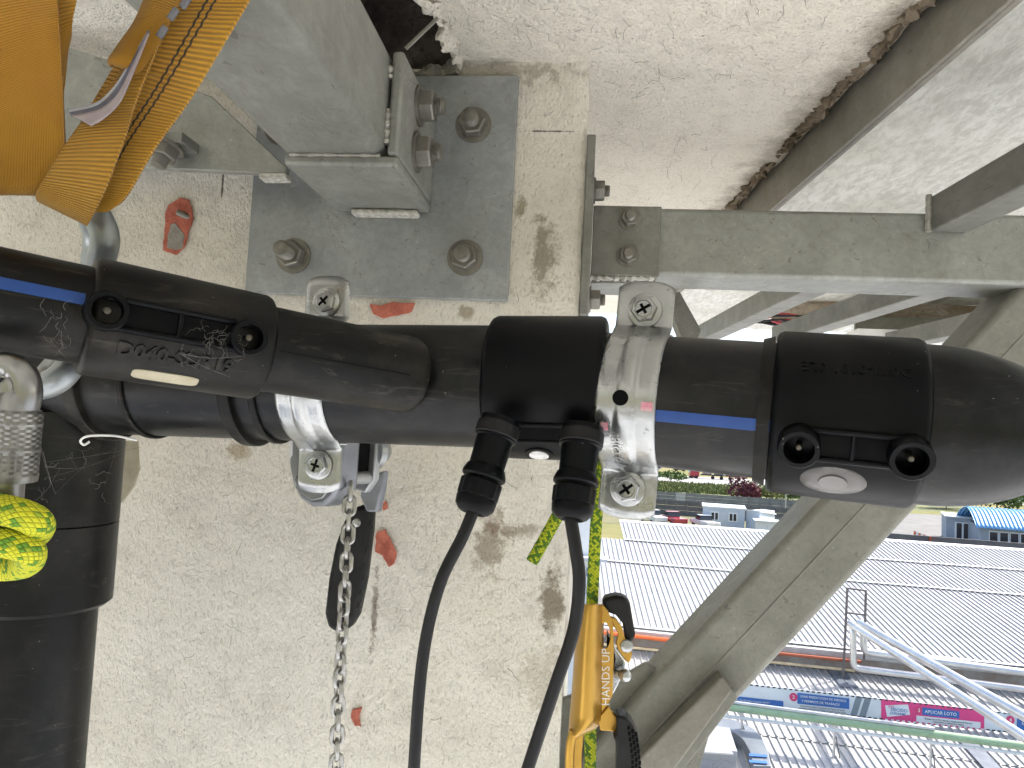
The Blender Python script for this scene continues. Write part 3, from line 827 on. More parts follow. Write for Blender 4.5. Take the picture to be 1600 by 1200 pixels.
# ================================================================ CLAMPS
def clamp(o, a, t, r, w, lug, name, label, hole=False, top_ext=.05, lo_ext=.05, tilt=0):
    th = thing(name, o + a*t - V((0,0,r+.05)), label, 'pipe clamp')
    a_ = a.normalized()
    front = -(V((0,1,0)) - a_*a_.y).normalized(); up = (V((0,0,1)) - a_*a_.z); up = (up - front*up.dot(front)).normalized()
    path = []; g = .010
    rb = r + .0012
    a_start = math.asin(min(.99, 1.0)) 
    for k in range(6): path.append((g*0+.004, r + top_ext - (top_ext-.008)*k/5, 0))
    for k in range(1, 4):                       # rolled transition
        q = k/4; path.append((.004 + q*q*.010, r + .008 - q*.006, 0))
    for k in range(0, 33):
        ang = R(76) - R(152)*k/32
        path.append((rb*math.cos(ang), rb*math.sin(ang), 1))
    for k in range(3, 0, -1):
        q = k/4; path.append((.004 + q*q*.010, -(r + .008 - q*.006), 0))
    for k in range(6): path.append((.004, -(r + .008 + (lo_ext-.008)*k/5), 0))
    n = len(path); NW = 24
    tang = []
    for i in range(n):
        a0, a1 = path[max(i-1, 0)], path[min(i+1, n-1)]
        tv = V((a1[0]-a0[0], a1[1]-a0[1], 0)).normalized(); tang.append(V((-tv.y, tv.x, 0)))
    def fn(u, v):
        i = round(u*(n-1)); x, y, band = path[i]; nn = tang[i]
        s_ = (v-.5)*2
        rib = .0022*max(0, 1-(abs(s_)/.30)**4) if 8 < i < n-9 else .0022*max(0, 1-(abs(s_)/.30)**4)*(.0 if i < 6 or i > n-7 else .5)
        rim = .0012*max(0, (abs(s_)-.86)/.14)
        end = 0
        if i < 3: end = (1-abs(s_)**3)*.006*(3-i)/3
        if i > n-4: end = -(1-abs(s_)**3)*.006*(i-(n-4))/3
        off = rib - rim
        return o + a_*(t + s_*w/2) + front*(x - nn.x*off*1 if False else x + abs(nn.x)*off) + up*(y + math.copysign(1, y)*abs(nn.y)*off + end)
    mb = MB(); mb.grid(fn, n-1, NW, uv=False)
    mb.build('strap', M_zinc, th, smooth=50, solid=.0022, solid_off=0, bevel=0)
    # rear half
    mb = MB()
    mb.grid(lambda u, v: o + a_*(t + (v-.5)*w) + front*(-.003 - rb*math.sin(math.pi*u)) + up*(rb*math.cos(math.pi*u)), 24, 2, uv=False)
    mb.build('rear_strap', M_zinc, th, smooth=60, solid=.0022)
    for sg, ext in ((1, top_ext), (-1, lo_ext)):
        c = o + a_*t + front*.0058 + up*sg*(r + ext*.52)
        screw(th, c, front, lug, random.uniform(0, 1))
    return th, front, up
def screw(parent, c, n, s, rot):
    mb = MB(); mb.lathe(c, n, [(0, s*1.28), (s*.10, s*1.28), (s*.16, s*1.18)], 36); b = mb.build('screw', M_zinc, parent)
    a, u, v = basis(n)
    mb = MB()
    def ring(t, rad, k6=False): return [c + a*t + (u*math.cos(rot+math.pi/3*k) + v*math.sin(rot+math.pi/3*k))*rad for k in range(6)]
    mb.rings([ring(s*.14, s), ring(s*.58, s), ring(s*.68, s*.90)]); mb.build('hex_head', M_zinc, b, smooth=0, bevel=.0005)
    mb = MB(); mb.lathe(c+a*s*.66, a, [(0, s*.76), (s*.08, s*.74), (s*.10, s*.64), (s*.03, s*.58), (s*.04, 0)], 32, False, False); mb.build('dish_rim', M_zinc, b)
    mb = MB()
    r2 = rot + .4
    for q, ln in ((0, .56), (math.pi/2, .40)):
        d = u*math.cos(r2+q) + v*math.sin(r2+q); e_ = a.cross(d)
        mb.obox(c+a*s*.715, (d, e_, a), (s*ln, s*.11, s*.012))
    mb.build('cross_slot', M_dark, b, smooth=0)  # dark bars laid on the head, coloured as the slot's shade
    return b
cl_r, frt, upv = clamp(JR, aR, axis_t(JR, aR, 996), RP, .0475, .0115, 'pipe_clamp', 'bright zinc pipe clamp with a round hole beside the middle coupler', top_ext=.040, lo_ext=.040)
q, n = surf(JR, aR, axis_t(JR, aR, 990), RP+.0052, R(-3))
mb = MB(); mb.lathe(q-n*.001, n, [(0,.0062),(.0012,.0062)], 28); mb.build('strap_hole', M_dark, cl_r)  # raised dark disc stands in for the hole
M_pink = pmat('pink_paint', (.55,.16,.24), (.62,.4,.42), 120, .5, .3)
for (px, ang, tw_) in ((1028, -8, .009), (968, -27, .006)):
    t_ = axis_t(JR, aR, px)
    strip(JR, aR, t_-tw_/2, t_+tw_/2, RP+.0027, R(ang-3.5), R(ang+3.5), 'pink_paint_mark', M_pink, cl_r)
mb = MB(); add_text(mb, '(P) Q|E', .011, .0003, lambda p: surf(JR, aR, axis_t(JR, aR, 985) - p.y, RP+.0044+p.z, R(-52)+p.x/RP)[0]); mb.build('stamped_mark', M_zinc, cl_r, smooth=0)
cl_l, _, _ = clamp(JL, aL, axis_t(JL, aL, 508), RP, .043, .0105, 'pipe_clamp', 'zinc pipe clamp behind the branch pipe, its lower lug over the hoist', top_ext=.040, lo_ext=.041)

# ================================================================ HOIST AND CHAIN
hb = P(508, 735, .80)
hu = V((.90, -.43, 0)).normalized(); hn = V((.43, .90, 0)).normalized(); hz = V((0, 0, 1))
def hp(x, z, d=0): return hb + hu*x + hz*z + hn*d      # local mm-ish frame in metres
hoist_t = thing('lever_hoist', hp(0, -.04, .03), 'small grey lever hoist hanging behind the lower clamp lug', 'lever hoist')
M_alu = pmat('grey_cast_aluminium', (.26,.275,.31), (.19,.20,.22), 25, .38, .55, .0006, 120)
M_alul = pmat('light_cast_aluminium', (.38,.39,.40), (.29,.30,.31), 25, .36, .6, .0006, 120)
out = [(-.060,.075),(-.060,.022),(-.057,.000),(-.049,-.020),(-.036,-.034),(-.018,-.041),(.000,-.039),(.014,-.029),(.022,-.016),(.023,.075)]
mb = MB(); mb.prism([hp(x, z, .0) for x, z in out], hn*.030); front = mb.build('front_cover', M_alu, hoist_t, bevel=.005, seg=3)
inn = [(-.054,.040),(-.054,.020),(-.051,.002),(-.043,-.016),(-.032,-.028),(-.016,-.034),(.000,-.030),(.008,-.022),(.010,.040)]
mb = MB(); mb.prism([hp(x, z, -.0022) for x, z in inn], hn*.002); mb.build('raised_panel', M_alul, front, bevel=.0012)
mb = MB(); add_text(mb, '5', .026, .0008, lambda p: hp(-.034 + p.x*.8 + p.y*.6, -.014 + p.y*.8 - p.x*.6, -.0026-p.z)); mb.build('raised_number', pmat('pale_alu_edge', (.62,.64,.68), None, 30, .35, .5), front, smooth=0)
for k in range(3):
    x = .002 + k*.005
    mb = MB(); mb.tube([hp(x, -.026+k*.005, .0005), hp(x+.004, -.010+k*.005, .0005)], .0013, 6); mb.build('cooling_groove', M_dark if k == 9 else M_alul, front)
mb = MB(); mb.prism([hp(x, z, -.003) for x, z in ((-.056,.034),(-.050,.034),(-.049,.014),(-.053,.010))], hn*.002); mb.build('rating_label', pmat('white_label', (.7,.7,.72), None, 30, .5), front, smooth=0)
mb = MB(); mb.prism([hp(x, z, .031) for x, z in ((-.02,.075),(-.02,.012),(-.005,-.012),(.014,-.012),(.014,.075))], hn*.022); mb.build('core', M_dark, hoist_t, smooth=0)
mb = MB(); mb.prism([hp(x, z, .054) for x, z in ((-.03,.075),(-.03,.0),(-.01,-.024),(.010,-.026),(.022,-.010),(.023,.075))], hn*.010); mb.build('rear_plate', M_alul, hoist_t, bevel=.002)
mb = MB(); mb.lathe(hp(.012, -.008, .028), hn, [(0,.0075),(.028,.0075)], 20); mb.build('spacer_bolt', M_alul, hoist_t)
mb = MB(); mb.lathe(hp(.006, .022, .064), hn+hu*.2, [(0,.022),(.008,.022),(.013,.017),(.020,.013),(.020,.001)], 30); mb.build('ratchet_cap', M_alul, hoist_t)
# handle
hpoly = [(563,792),(592,786),(589,830),(580,905),(568,962),(555,984),(535,990),(520,982),(515,960),(521,905),(532,850),(545,815)]
mb = MB(); mb.prism([P(x-9, y, .855) for x, y in hpoly], V((0,.02,0))); hd = mb.build('handle_grip', M_rubber, hoist_t, bevel=.006, seg=3)
for k in range(7):
    a = V((583-k*2.9, 818+k*21, 0)); mb = MB(); mb.lathe(P(a.x-10, a.y, .856), V((0,1,0)), [(0,.0055),(.014,.0055)], 14); mb.build('grip_ridge', M_rubber, hd)
mb = MB(); mb.prism([P(x, y, .85) for x, y in ((566,750),(600,735),(596,765),(588,800),(572,800),(562,775))], hn*.010); mb.build('lever_arm', M_alu, hoist_t, bevel=.002)
mb = MB(); mb.lathe(P(557,817,.838), -V((0,1,0)), [(0,.005),(.003,.0045),(.004,.001)], 18); mb.build('grip_rivet', M_zinc, hd)

M_chain = pmat('bright_chain_steel', (.46,.455,.44), (.30,.295,.28), 120, .3, .9)
cp = smoothpath([P(547,768,.79), P(543,850,.787), P(537,950,.783), P(531,1050,.78), P(527,1140,.778), P(524,1260,.776)], 30)
chain_t = thing('hoist_chain', P(526, 1240, .778), 'bright steel link chain hanging from the lever hoist', 'chain')
wire, pitch, hw = .0024, .0150, .0056
link_pts = []
for k in range(28):
    q = 2*math.pi*k/28
    x = hw*math.cos(q); y = (pitch/2 + .0006 - hw + .0018)*(1 if math.sin(q) > 0 else -1)*min(1, abs(math.sin(q))*6) + hw*math.sin(q)
    link_pts.append(V((x, 0, y)))
lm = MB(); lm.tube(link_pts, wire, 10, closed=True)
link0 = None
acc = 0; last = cp[0]; tpos = [cp[0]]
for p in cp[1:]:
    seg = (p-last).length; acc += seg
    while acc >= pitch:
        acc -= pitch; tpos.append(p - (p-last).normalized()*acc)
    last = p
for k, c in enumerate(tpos):
    nx = tpos[min(k+1, len(tpos)-1)]; pv = tpos[max(k-1, 0)]
    d = (nx-pv).normalized()
    if link0 is None:
        link0 = lm.build('chain_link', M_chain, smooth=60); o0 = V(link0.location); link0.data.transform(Matrix.Translation(o0)); ob = link0
    else:
        ob = link0.copy(); COL.objects.link(ob)
    ob.name = 'chain_link'
    ang = (0.35 if k % 2 else 0.35 + math.pi/2) + .06*k*.3 + random.uniform(-.12, .12)
    rot = d.to_track_quat('Z', 'X').to_matrix() @ Matrix.Rotation(ang, 3, 'Z')
    ob.parent = chain_t
    ob.matrix_local = Matrix.Translation(c - chain_t.location) @ rot.to_4x4()

# ================================================================ CABLES WITH PLUGS
def plug_cable(pa, pb, path, rad, label, r0):
    a0, b0 = P(*pa), P(*pb); ax_ = (b0-a0).normalized(); L = (b0-a0).length
    t = thing('power_cable', path[-1], label, 'cable')
    s = r0
    mb = MB(); mb.lathe(a0-ax_*.012, ax_, [(0,s*.98),(.012,s*1.0),(.016,s*1.02),(.017,s*.90),(.020,s*.90),(L*.60,s*.86),(L*.62,s*.94),(L*.70,s*1.06),(L*.74,s*1.06),(L*.76,s*.98)], 40); body = mb.build('plug_body', M_blackc, t)
    mb = MB(); mb.lathe(a0-ax_*.012, ax_, [(.004,s*1.0),(.005,s*1.06),(.014,s*1.06),(.015,s*1.0)], 40); mb.build('plug_ring', M_rubber, body)
    mb = MB()
    n = 48; a_, u, v = basis(ax_)
    rs = []
    for (tt, rr, kn) in ((L*.60,s*.92,0),(L*.62,s*1.02,1),(L*.80,s*1.0,1),(L*.815,s*.93,0)):
        rs.append([a0 + a_*tt + (u*math.cos(2*math.pi*k/n) + v*math.sin(2*math.pi*k/n))*(rr*(1-.05*kn*((k//2) % 2))) for k in range(n)])
    mb.rings(rs); mb.build('gland_nut', M_blackc, body, smooth=30)
    mb = MB(); mb.lathe(a0, ax_, [(L*.80,s*.95),(L*.83,s*.98),(L*.92,s*.94),(L*.98,s*.74),(L*1.0,s*.60),(L*.985,s*.50),(L*.96,s*.44)], 36); mb.build('gland_cap', M_blackc, body)
    mb = MB(); mb.tube([b0 - ax_*.02] + smoothpath([b0]+path, 10), rad, 18); mb.build('cable_sheath', M_cable, t)
    return t
plug_cable((776,678,.580), (738,802,.560), [P(722,840,.559), P(690,905,.56), P(668,985,.563), P(655,1080,.566), P(645,1230,.57)], .0047,
           'black power cable with plug, left of the two on the middle coupler', .0162)
plug_cable((908,690,.578), (892,812,.556), [P(899,855,.555), P(905,910,.556), P(896,985,.56), P(868,1070,.565), P(838,1160,.57), P(812,1240,.572)], .0050,
           'black power cable with plug beside the zinc clamp, right of the two', .0165)

# ================================================================ ROPE AND ASCENDER
def rope_mat(name, yellow, green, ratio=.5):
    t = NT(name)
    tc = t.add('ShaderNodeTexCoord'); uv = tc.outputs['UV']
    sx = t.add('ShaderNodeSeparateXYZ'); t.l.new(uv, sx.inputs[0])
    a = t.math('ADD', sx.outputs[0], sx.outputs[1]); b = t.math('SUBTRACT', sx.outputs[0], sx.outputs[1])
    fa = t.math('FRACT', a); fb = t.math('FRACT', b)
    ha = t.math('ABSOLUTE', t.math('SUBTRACT', fa, .5)); hb_ = t.math('ABSOLUTE', t.math('SUBTRACT', fb, .5))
    par = t.math('MODULO', t.math('ADD', t.math('FLOOR', a), t.math('FLOOR', b)), 2.0)
    wn_ = t.add('ShaderNodeTexWhiteNoise', noise_dimensions='2D')
    cmb = t.add('ShaderNodeCombineXYZ'); t.l.new(t.math('FLOOR', a), cmb.inputs[0]); t.l.new(t.math('FLOOR', b), cmb.inputs[1]); t.l.new(cmb.outputs[0], wn_.inputs['Vector'])
    pat = t.noise(.35, 2, .5, vec=t.scaled(cmb.outputs[0], (1, .35, 1)))
    mask = t.ramp(t.math('ADD', pat, t.math('MULTIPLY', t.math('SUBTRACT', wn_.outputs['Value'], .5), .35)), [(ratio-.02, 0), (ratio+.02, 1)])
    c = t.mix(mask, yellow, green)
    gap = t.math('MAXIMUM', ha, hb_)
    c = t.mix(t.ramp(gap, [(.40, 0), (.5, .75)]), c, tuple(v*.25 for v in green))
    t.col(c); t.set(Roughness=.8, Specular_IOR_Level=.3)
    t.bump(t.ramp(gap, [(.2, 1), (.5, 0)]), .0006)
    MATS[name] = t.m
    return t.m
M_rope = rope_mat('lime_braided_rope', (.50,.56,.025), (.09,.20,.02), .52)
M_rope2 = rope_mat('yellow_braided_rope', (.62,.62,.03), (.14,.30,.03), .60)
RD = .672
pts = smoothpath([P(946,640,RD+.045), P(941,700,RD+.01), P(934,780,RD), P(928,880,RD), P(924,1000,RD), P(922,1240,RD)], 16)
mb = MB(); mb.tube(pts, .0054, 20, uvs=(10, 330)); mb.build('hanging_rope', M_rope, label='lime green braided rope hanging straight down through the orange ascender', cat='rope')
pts = smoothpath([P(925,700,RD+.03), P(905,745,RD+.014), P(880,790,RD+.012), P(858,830,RD+.010), P(831,878,RD+.008)], 12)
mb = MB(); mb.tube(pts, .0058, 20, uvs=(10, 330)); mb.build('rope_tail', M_rope, label='cut end of lime green rope sticking out below the right plug', cat='rope')

asc_t = thing('rope_ascender', P(905, 1230, .66), 'orange metal rope ascender with black cam and grip on the lime rope', 'rope ascender')
t = NT('orange_anodised'); t.col(t.mix(t.noise(40, 4), (.52,.31,.06), (.44,.25,.045))); t.set(Metallic=.75, Roughness=.34); M_org = t.m
A = .650
def ap(x, y, d=0): return P(x, y, A+d)
# rope channel body: a curved sheet, then the flat flange with the eye
prof = [(884+i*4.6, -.013*math.sin(math.pi*i/11)) for i in range(12)]
rows = [(944,909,951),(955,906,953),(1000,901,953),(1060,897,952),(1100,894,950),(1120,892,944),(1136,891,930),(1150,890,905)]
mb = MB()
def body(u, v):
    i = v*(len(rows)-1); k = min(int(i), len(rows)-2); tt = i-k
    y = rows[k][0]*(1-tt)+rows[k+1][0]*tt; x0 = rows[k][1]*(1-tt)+rows[k+1][1]*tt; x1 = rows[k][2]*(1-tt)+rows[k+1][2]*tt
    x = x0 + (min(x1, 941)-x0)*u
    return ap(x, y, .012 - .022*math.sin(math.pi*min(1, u*1.02))**.7)
mb.grid(body, 18, 28, uv=False); mb.build('rope_channel', M_org, asc_t, smooth=60, solid=.0028, bevel=.0006)
fl = [(934,944),(941,944),(950,954),(957,972),(959,990),(959,1040),(957,1085),(951,1100),(940,1116),(932,1124),(934,1060)]
# flange with an oval eye: bridge polygon around the hole
eye = [(945+8.5*math.cos(2*math.pi*k/24), 993+20*math.sin(2*math.pi*k/24)) for k in range(24)]
def flange(mb, off, th):
    from mathutils.geometry import tessellate_polygon
    loops = [[V((x, y, 0)) for x, y in fl], [V((x, y, 0)) for x, y in eye]]
    tris = tessellate_polygon(loops); allp = fl + eye
    b = len(mb.v)
    for d in (off, off+th):
        for x, y in allp: mb.addv(ap(x, y, d))
    n = len(allp)
    for tr in tris:
        mb.face([b+i for i in tr]); mb.face([b+n+i for i in reversed(tr)])
    m = len(fl)
    for i in range(m): j = (i+1) % m; mb.face((b+i, b+j, b+n+j, b+n+i))
    for i in range(24): j = (i+1) % 24; mb.face((b+m+i, b+m+j, b+n+m+j, b+n+m+i))
mb = MB(); flange(mb, .006, .003); mb.build('eye_flange', M_org, asc_t, smooth=30, bevel=.0007)
mb = MB(); add_text(mb, 'HANDS UP', .0105, .0001, lambda p: ap(947-p.y/.66*F, 1058-p.x/.66*F, .0056-p.z)); mb.build('lettering', M_white, asc_t, smooth=0)
mb = MB(); mb.prism([ap(x, y, .0055) for x, y in ((931,1035),(937,1022),(943,1035),(939,1035),(939,1074),(935,1074),(935,1035))], (0,.0006,0)); mb.build('arrow_mark', M_white, asc_t, smooth=0)
# lower frame strip
pth = smoothpath([ap(897,1142,-.004), ap(892,1160,-.004), ap(890,1190,-.004), ap(889,1260,-.004)], 8)
mb = MB(); mb.tube(pth, .0042, 10); mb.build('frame_edge', M_org, asc_t)
mb = MB(); mb.prism([ap(x, y, .004) for x, y in ((893,1150),(905,1145),(912,1150),(909,1180),(909,1260),(889,1260),(889,1180))], (0,.003,0)); mb.build('frame_web', M_org, asc_t, bevel=.0006)
mb = MB(); mb.prism([ap(x, y, .004) for x, y in ((937,1119),(951,1104),(955,1112),(964,1120),(965,1147),(955,1143),(938,1142),(935,1128))], (0,.006,0)); mb.build('frame_bridge', M_org, asc_t, bevel=.001)
gp = [(963,1119),(978,1121),(988,1132),(997,1150),(1001,1172),(1001,1260),(961,1260),(963,1180),(962,1160),(957,1152),(964,1146)]
mb = MB(); mb.prism([ap(x, y, -.006) for x, y in gp], (0,.022,0)); grip = mb.build('handle_grip', M_rubber, asc_t, bevel=.004, seg=3)
mb = MB()
for k in range(9):
    for j in range(3):
        x = 982+j*6+k*1.2 - (k > 5)*1.0*(k-5); y = 1137+k*9+j*5
        mb.obox(ap(x, y, -.0062), ((1,0,0),(0,0,1),(0,1,0)), (.0010,.0017,.0003))
mb.build('grip_dimples', M_dark, grip, smooth=0, kind='stuff')
# cam, catch and spring
cam_poly = [(939,943),(946,935),(962,931),(978,934),(985,945),(990,975),(994,995),(988,1003),(981,1010),(976,996),(973,975),(962,962),(950,958)]
mb = MB(); mb.prism([ap(x, y, .012) for x, y in cam_poly], (0,.020,0)); mb.build('catch_lever', M_rubber, asc_t, bevel=.0035, seg=3)
op = [(952,963),(962,966),(972,980),(976,996),(982,1008),(988,1022),(984,1036),(978,1034),(966,1016),(962,1004),(966,990),(958,978)]
mb = MB(); mb.prism([ap(x, y, .010) for x, y in op], (0,.004,0)); mb.build('cam_arm', M_org, asc_t, bevel=.001)
mb = MB(); mb.lathe(ap(979,1009,.010), V((0,-1,0)), [(0,.0058),(.002,.0055),(.003,.004),(.003,.001)], 20); mb.build('rivet', M_zinc, asc_t)
cm = [(948,985),(958,1002),(963,1016),(976,1032),(978,1044),(970,1062),(960,1082),(952,1092),(948,1060)]
mb = MB(); mb.prism([ap(x, y, .016) for x, y in cm], (0,.008,0)); mb.build('toothed_cam', M_zinc, asc_t, bevel=.0015)
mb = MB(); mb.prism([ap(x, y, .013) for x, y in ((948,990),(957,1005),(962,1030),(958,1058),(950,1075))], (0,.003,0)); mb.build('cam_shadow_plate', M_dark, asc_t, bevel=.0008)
mb = MB(); mb.tube([ap(962,1052,.012), ap(974,1054,.008)], .0035, 12); mb.lathe(ap(976,1055,.004), V((.5,-.85,0)), [(-.006,.001),(-.005,.004),(0,.0058),(.004,.0045),(.006,.001)], 18); mb.build('trigger_ball', M_zinc, asc_t)

# ================================================================ SLINGS, RING, CARABINER
def web_mat(name, c1, c2, ribs, line=None):
    t = NT(name)
    tc = t.add('ShaderNodeTexCoord'); sx = t.add('ShaderNodeSeparateXYZ'); t.l.new(tc.outputs['UV'], sx.inputs[0])
    u, v = sx.outputs[0], sx.outputs[1]
    wv = t.math('SINE', t.math('MULTIPLY', t.math('ADD', v, t.math('MULTIPLY', t.noise(6, 2), .004)), ribs*2*math.pi))
    w01 = t.math('ADD', t.math('MULTIPLY', wv, .5), .5)
    fine = t.math('ADD', t.math('MULTIPLY', t.math('SINE', t.math('MULTIPLY', u, 420)), .5), .5)
    c = t.mix(t.ramp(t.noise(25, 4), [(.35, 0), (.7, 1)]), c1, c2)
    c = t.mix(t.math('MULTIPLY', t.ramp(w01, [(.0, 1), (.45, 0)]), .65), c, tuple(x*.35 for x in c1))
    c = t.mix(t.math('MULTIPLY', fine, .12), c, tuple(x*.4 for x in c1))
    if line:
        for lx in line:
            d = t.math('ABSOLUTE', t.math('SUBTRACT', u, t.math('ADD', t.math('MULTIPLY', t.math('SINE', t.math('MULTIPLY', v, ribs*math.pi)), .006), lx)))
            c = t.mix(t.ramp(d, [(.010, 1), (.016, 0)]), c, (.02,.012,.012))
    t.col(c); t.set(Roughness=.85, Specular_IOR_Level=.2, Sheen_Weight=.25)
    t.bump(w01, .0020); t.bump(fine, .0003)
    MATS[name] = t.m
    return t.m
OR1, OR2 = (.78,.40,.03), (.68,.33,.025)
M_w1 = web_mat('orange_webbing', OR1, OR2, 48)
M_w2 = web_mat('striped_orange_webbing', OR1, OR2, 44, (.60, .68))
M_w3 = web_mat('smooth_orange_webbing', (.72,.35,.025), (.62,.28,.02), 130)
sling_t = thing('lifting_sling', P(110, 345, .50), 'orange webbing lifting sling looped through the steel ring, upper left', 'lifting sling')
def ribbon(left, right, Ds, name, mat, parent, thick=.003, n=60, m=14, wob=.0, length=1.0, bow=0):
    lp = smoothpath([P(x, y, d) for (x, y), d in zip(left, Ds)], 12); rp = smoothpath([P(x, y, d) for (x, y), d in zip(right, Ds)], 12)
    N = len(lp)-1
    mb = MB()
    b = 0
    def fn(u, v):
        i = v*N; k = min(int(i), N-1); tt = i-k
        l = lp[k].lerp(lp[k+1], tt); r = rp[k].lerp(rp[k+1], tt)
        p = l.lerp(r, u); p = p + V((0,-1,0))*bow*math.sin(math.pi*u)
        return p + V((0, 1, 0))*wob*nz(V((u*3, v*6, 1)), 1)
    mb.grid(fn, m, n)
    L = sum((lp[i+1]-lp[i]).length for i in range(N))
    for k in list(mb.uv): mb.uv[k] = tuple((a, c*L/.1) for a, c in mb.uv[k])
    return mb.build(name, mat, parent, smooth=70, solid=thick, solid_off=0)
# left leg: broad band, turned edge at its right
ribbon([(-60,-60),(-58,120),(-56,240),(-54,285),(-50,300),(-50,304),(-48,290)], [(86,-60),(94,60),(100,180),(102,240),(100,285),(96,304),(92,290)], [.43,.45,.465,.47,.472,.482,.50], 'left_leg', M_w3, sling_t, bow=.003)
ribbon([(72,-60),(80,60),(88,180),(93,250)], [(130,-60),(112,40),(101,100),(99,240)], [.440,.462,.478,.482], 'left_leg_fold', M_w1, sling_t)
# right leg: rear ply with black stitching, front ply folded over, tubular edge
ribbon([(262,-60),(225,20),(172,118),(110,225),(80,300),(100,335)], [(425,-60),(378,20),(300,150),(243,230),(195,310),(166,330)], [.50,.495,.49,.487,.485,.488], 'right_leg', M_w2, sling_t, bow=.001)
ribbon([(228,40),(195,105),(150,165),(108,222),(68,285),(58,303),(60,312)], [(262,40),(238,95),(212,160),(195,215),(162,300),(140,345),(138,350)], [.488,.482,.475,.470,.467,.470,.484], 'front_fold', M_w1, sling_t, bow=.0015)
ribbon([(252,-60),(215,30),(185,75),(172,95),(176,104)], [(312,-60),(268,30),(243,75),(222,108),(206,112)], [.487,.480,.474,.470,.474], 'stitched_edge', M_w3, sling_t, bow=.008)
# sewn label leaves
M_lab = [pmat('grey_label', (.22,.23,.26), (.34,.34,.36), 40, .5), pmat('mauve_label', (.50,.40,.42), (.60,.52,.52), 40, .6), pmat('dark_label', (.05,.05,.07), (.10,.10,.13), 40, .5), pmat('pale_label', (.30,.25,.25), (.22,.18,.19), 50, .5)]
for k, (a_, b_, m_) in enumerate((([(232,46),(205,92),(178,135),(150,160),(104,170)], [(234,50),(202,108),(172,148),(140,172),(106,178)], 0),
                          ([(231,48),(206,95),(180,140),(152,165),(108,176)], [(234,50),(206,112),(180,152),(145,180),(112,182)], 2),
                          ([(231,50),(208,100),(184,145),(155,170),(112,180)], [(234,52),(210,112),(188,160),(162,186),(142,197)], 3))):
    ribbon(a_, b_, [.466-.002*k]*5, 'label_leaf', M_lab[m_], sling_t, thick=.0004, n=24, m=4)
# grey stitches and tape piece on the edge
M_stitch = pmat('grey_stitch', (.13,.13,.14), None, 50, .8)
for (x, y) in ((290,4),(271,22),(254,50)):
    a0 = P(x-6, y+8, .468); a1 = P(x+5, y-8, .468); mb = MB(); mb.tube([a0, a1], .0022, 8); mb.build('stitch', M_stitch, sling_t)

ring_t = None
M_ring = pmat('grey_forged_steel', (.34,.37,.38), (.26,.28,.29), 40, .38, .7, .0004)
rp_ = closedpath([P(132,316,.545), P(152,338,.535), P(164,372,.535), P(157,412,.54), P(146,470,.548), P(128,540,.545), P(96,588,.53), P(62,604,.54), P(72,590,.60), P(112,540,.61), P(136,478,.615), P(146,415,.615), P(150,372,.61), P(142,340,.585)], 8)
mb = MB(); mb.tube(rp_, .0098, 20, closed=True); mb.build('steel_ring', M_ring, label='thick grey steel ring through the orange sling behind the branch pipe', cat='ring')

car_t = thing('screw_carabiner', P(15, 800, .43), 'silver screw-gate carabiner with knurled sleeve at the left edge', 'carabiner')
CD = .43
M_car = pmat('polished_steel', (.34,.34,.335), (.25,.25,.25), 30, .28, .95)
cpth = smoothpath([P(-60,690,CD), P(-55,620,CD), P(-28,582,CD), P(5,570,CD), P(32,582,CD), P(42,610,CD), P(36,640,CD)], 8)
mb = MB(); mb.tube(cpth, [.0075 if k < 30 else .0082 for k in range(len(cpth))], 18); mb.build('body', M_car, car_t)
mb = MB(); mb.prism([P(x, y, CD-.009) for x, y in ((-4,598),(10,586),(18,600),(12,636),(-4,640))], (0,.018,0)); mb.build('gate_nose', M_car, car_t, bevel=.002)
M_knurl = pmat('knurled_steel', (.28,.28,.265), (.18,.18,.17), 60, .4, .85)
s0, s1 = P(26, 640, CD), P(16, 752, CD); sa = (s1-s0).normalized(); SL = (s1-s0).length; sr = fr(37, CD)
mb = MB(); n = 72; a_, u_, v_ = basis(sa); rs = []
for k in range(25):
    tt = k/24*SL*.86; band = 1.02 if k in (5,15) else 1.0
    rs.append([s0 + a_*tt + (u_*math.cos(2*math.pi*j/n) + v_*math.sin(2*math.pi*j/n))*sr*(band - (.05*((j//3 + k) % 2) if band == 1.0 else 0))*(.93 if k == 0 else 1) for j in range(n)])
rs.append([s0 + a_*SL*.90 + (u_*math.cos(2*math.pi*j/n) + v_*math.sin(2*math.pi*j/n))*sr*1.02 for j in range(n)])
rs.append([s0 + a_*SL*.99 + (u_*math.cos(2*math.pi*j/n) + v_*math.sin(2*math.pi*j/n))*sr*.98 for j in range(n)])
mb.rings(rs); mb.build('knurled_sleeve', M_knurl, car_t, smooth=25)
mb = MB(); mb.lathe(s0-sa*.012, sa, [(0,.008),(.004,.0105),(.014,.0115)], 30); mb.build('sleeve_collar', M_car, car_t)
mb = MB(); mb.lathe(s1-sa*.004, sa, [(0,sr*.55),(.030,sr*.55)], 30); mb.build('gate_bar', M_car, car_t)
rope_pts = smoothpath([P(-90,792,.425), P(-30,792,.412), P(20,800,.406), P(52,812,.41), P(60,826,.425), P(40,838,.445), P(-40,840,.455)], 10)
mb = MB(); mb.tube(rope_pts, .0085, 24, uvs=(16, 340)); mb.build('rope_loop', M_rope2, label='bright yellow green rope looped under the carabiner', cat='rope')
rope_pts = smoothpath([P(-90,846,.42), P(-20,846,.407), P(28,852,.41), P(48,866,.42), P(30,884,.44), P(-60,888,.45)], 10)
mb = MB(); mb.tube(rope_pts, .0082, 24, uvs=(16, 340)); mb.build('rope_loop', M_rope2, label='second yellow green rope turn below the carabiner, the lower one', cat='rope')

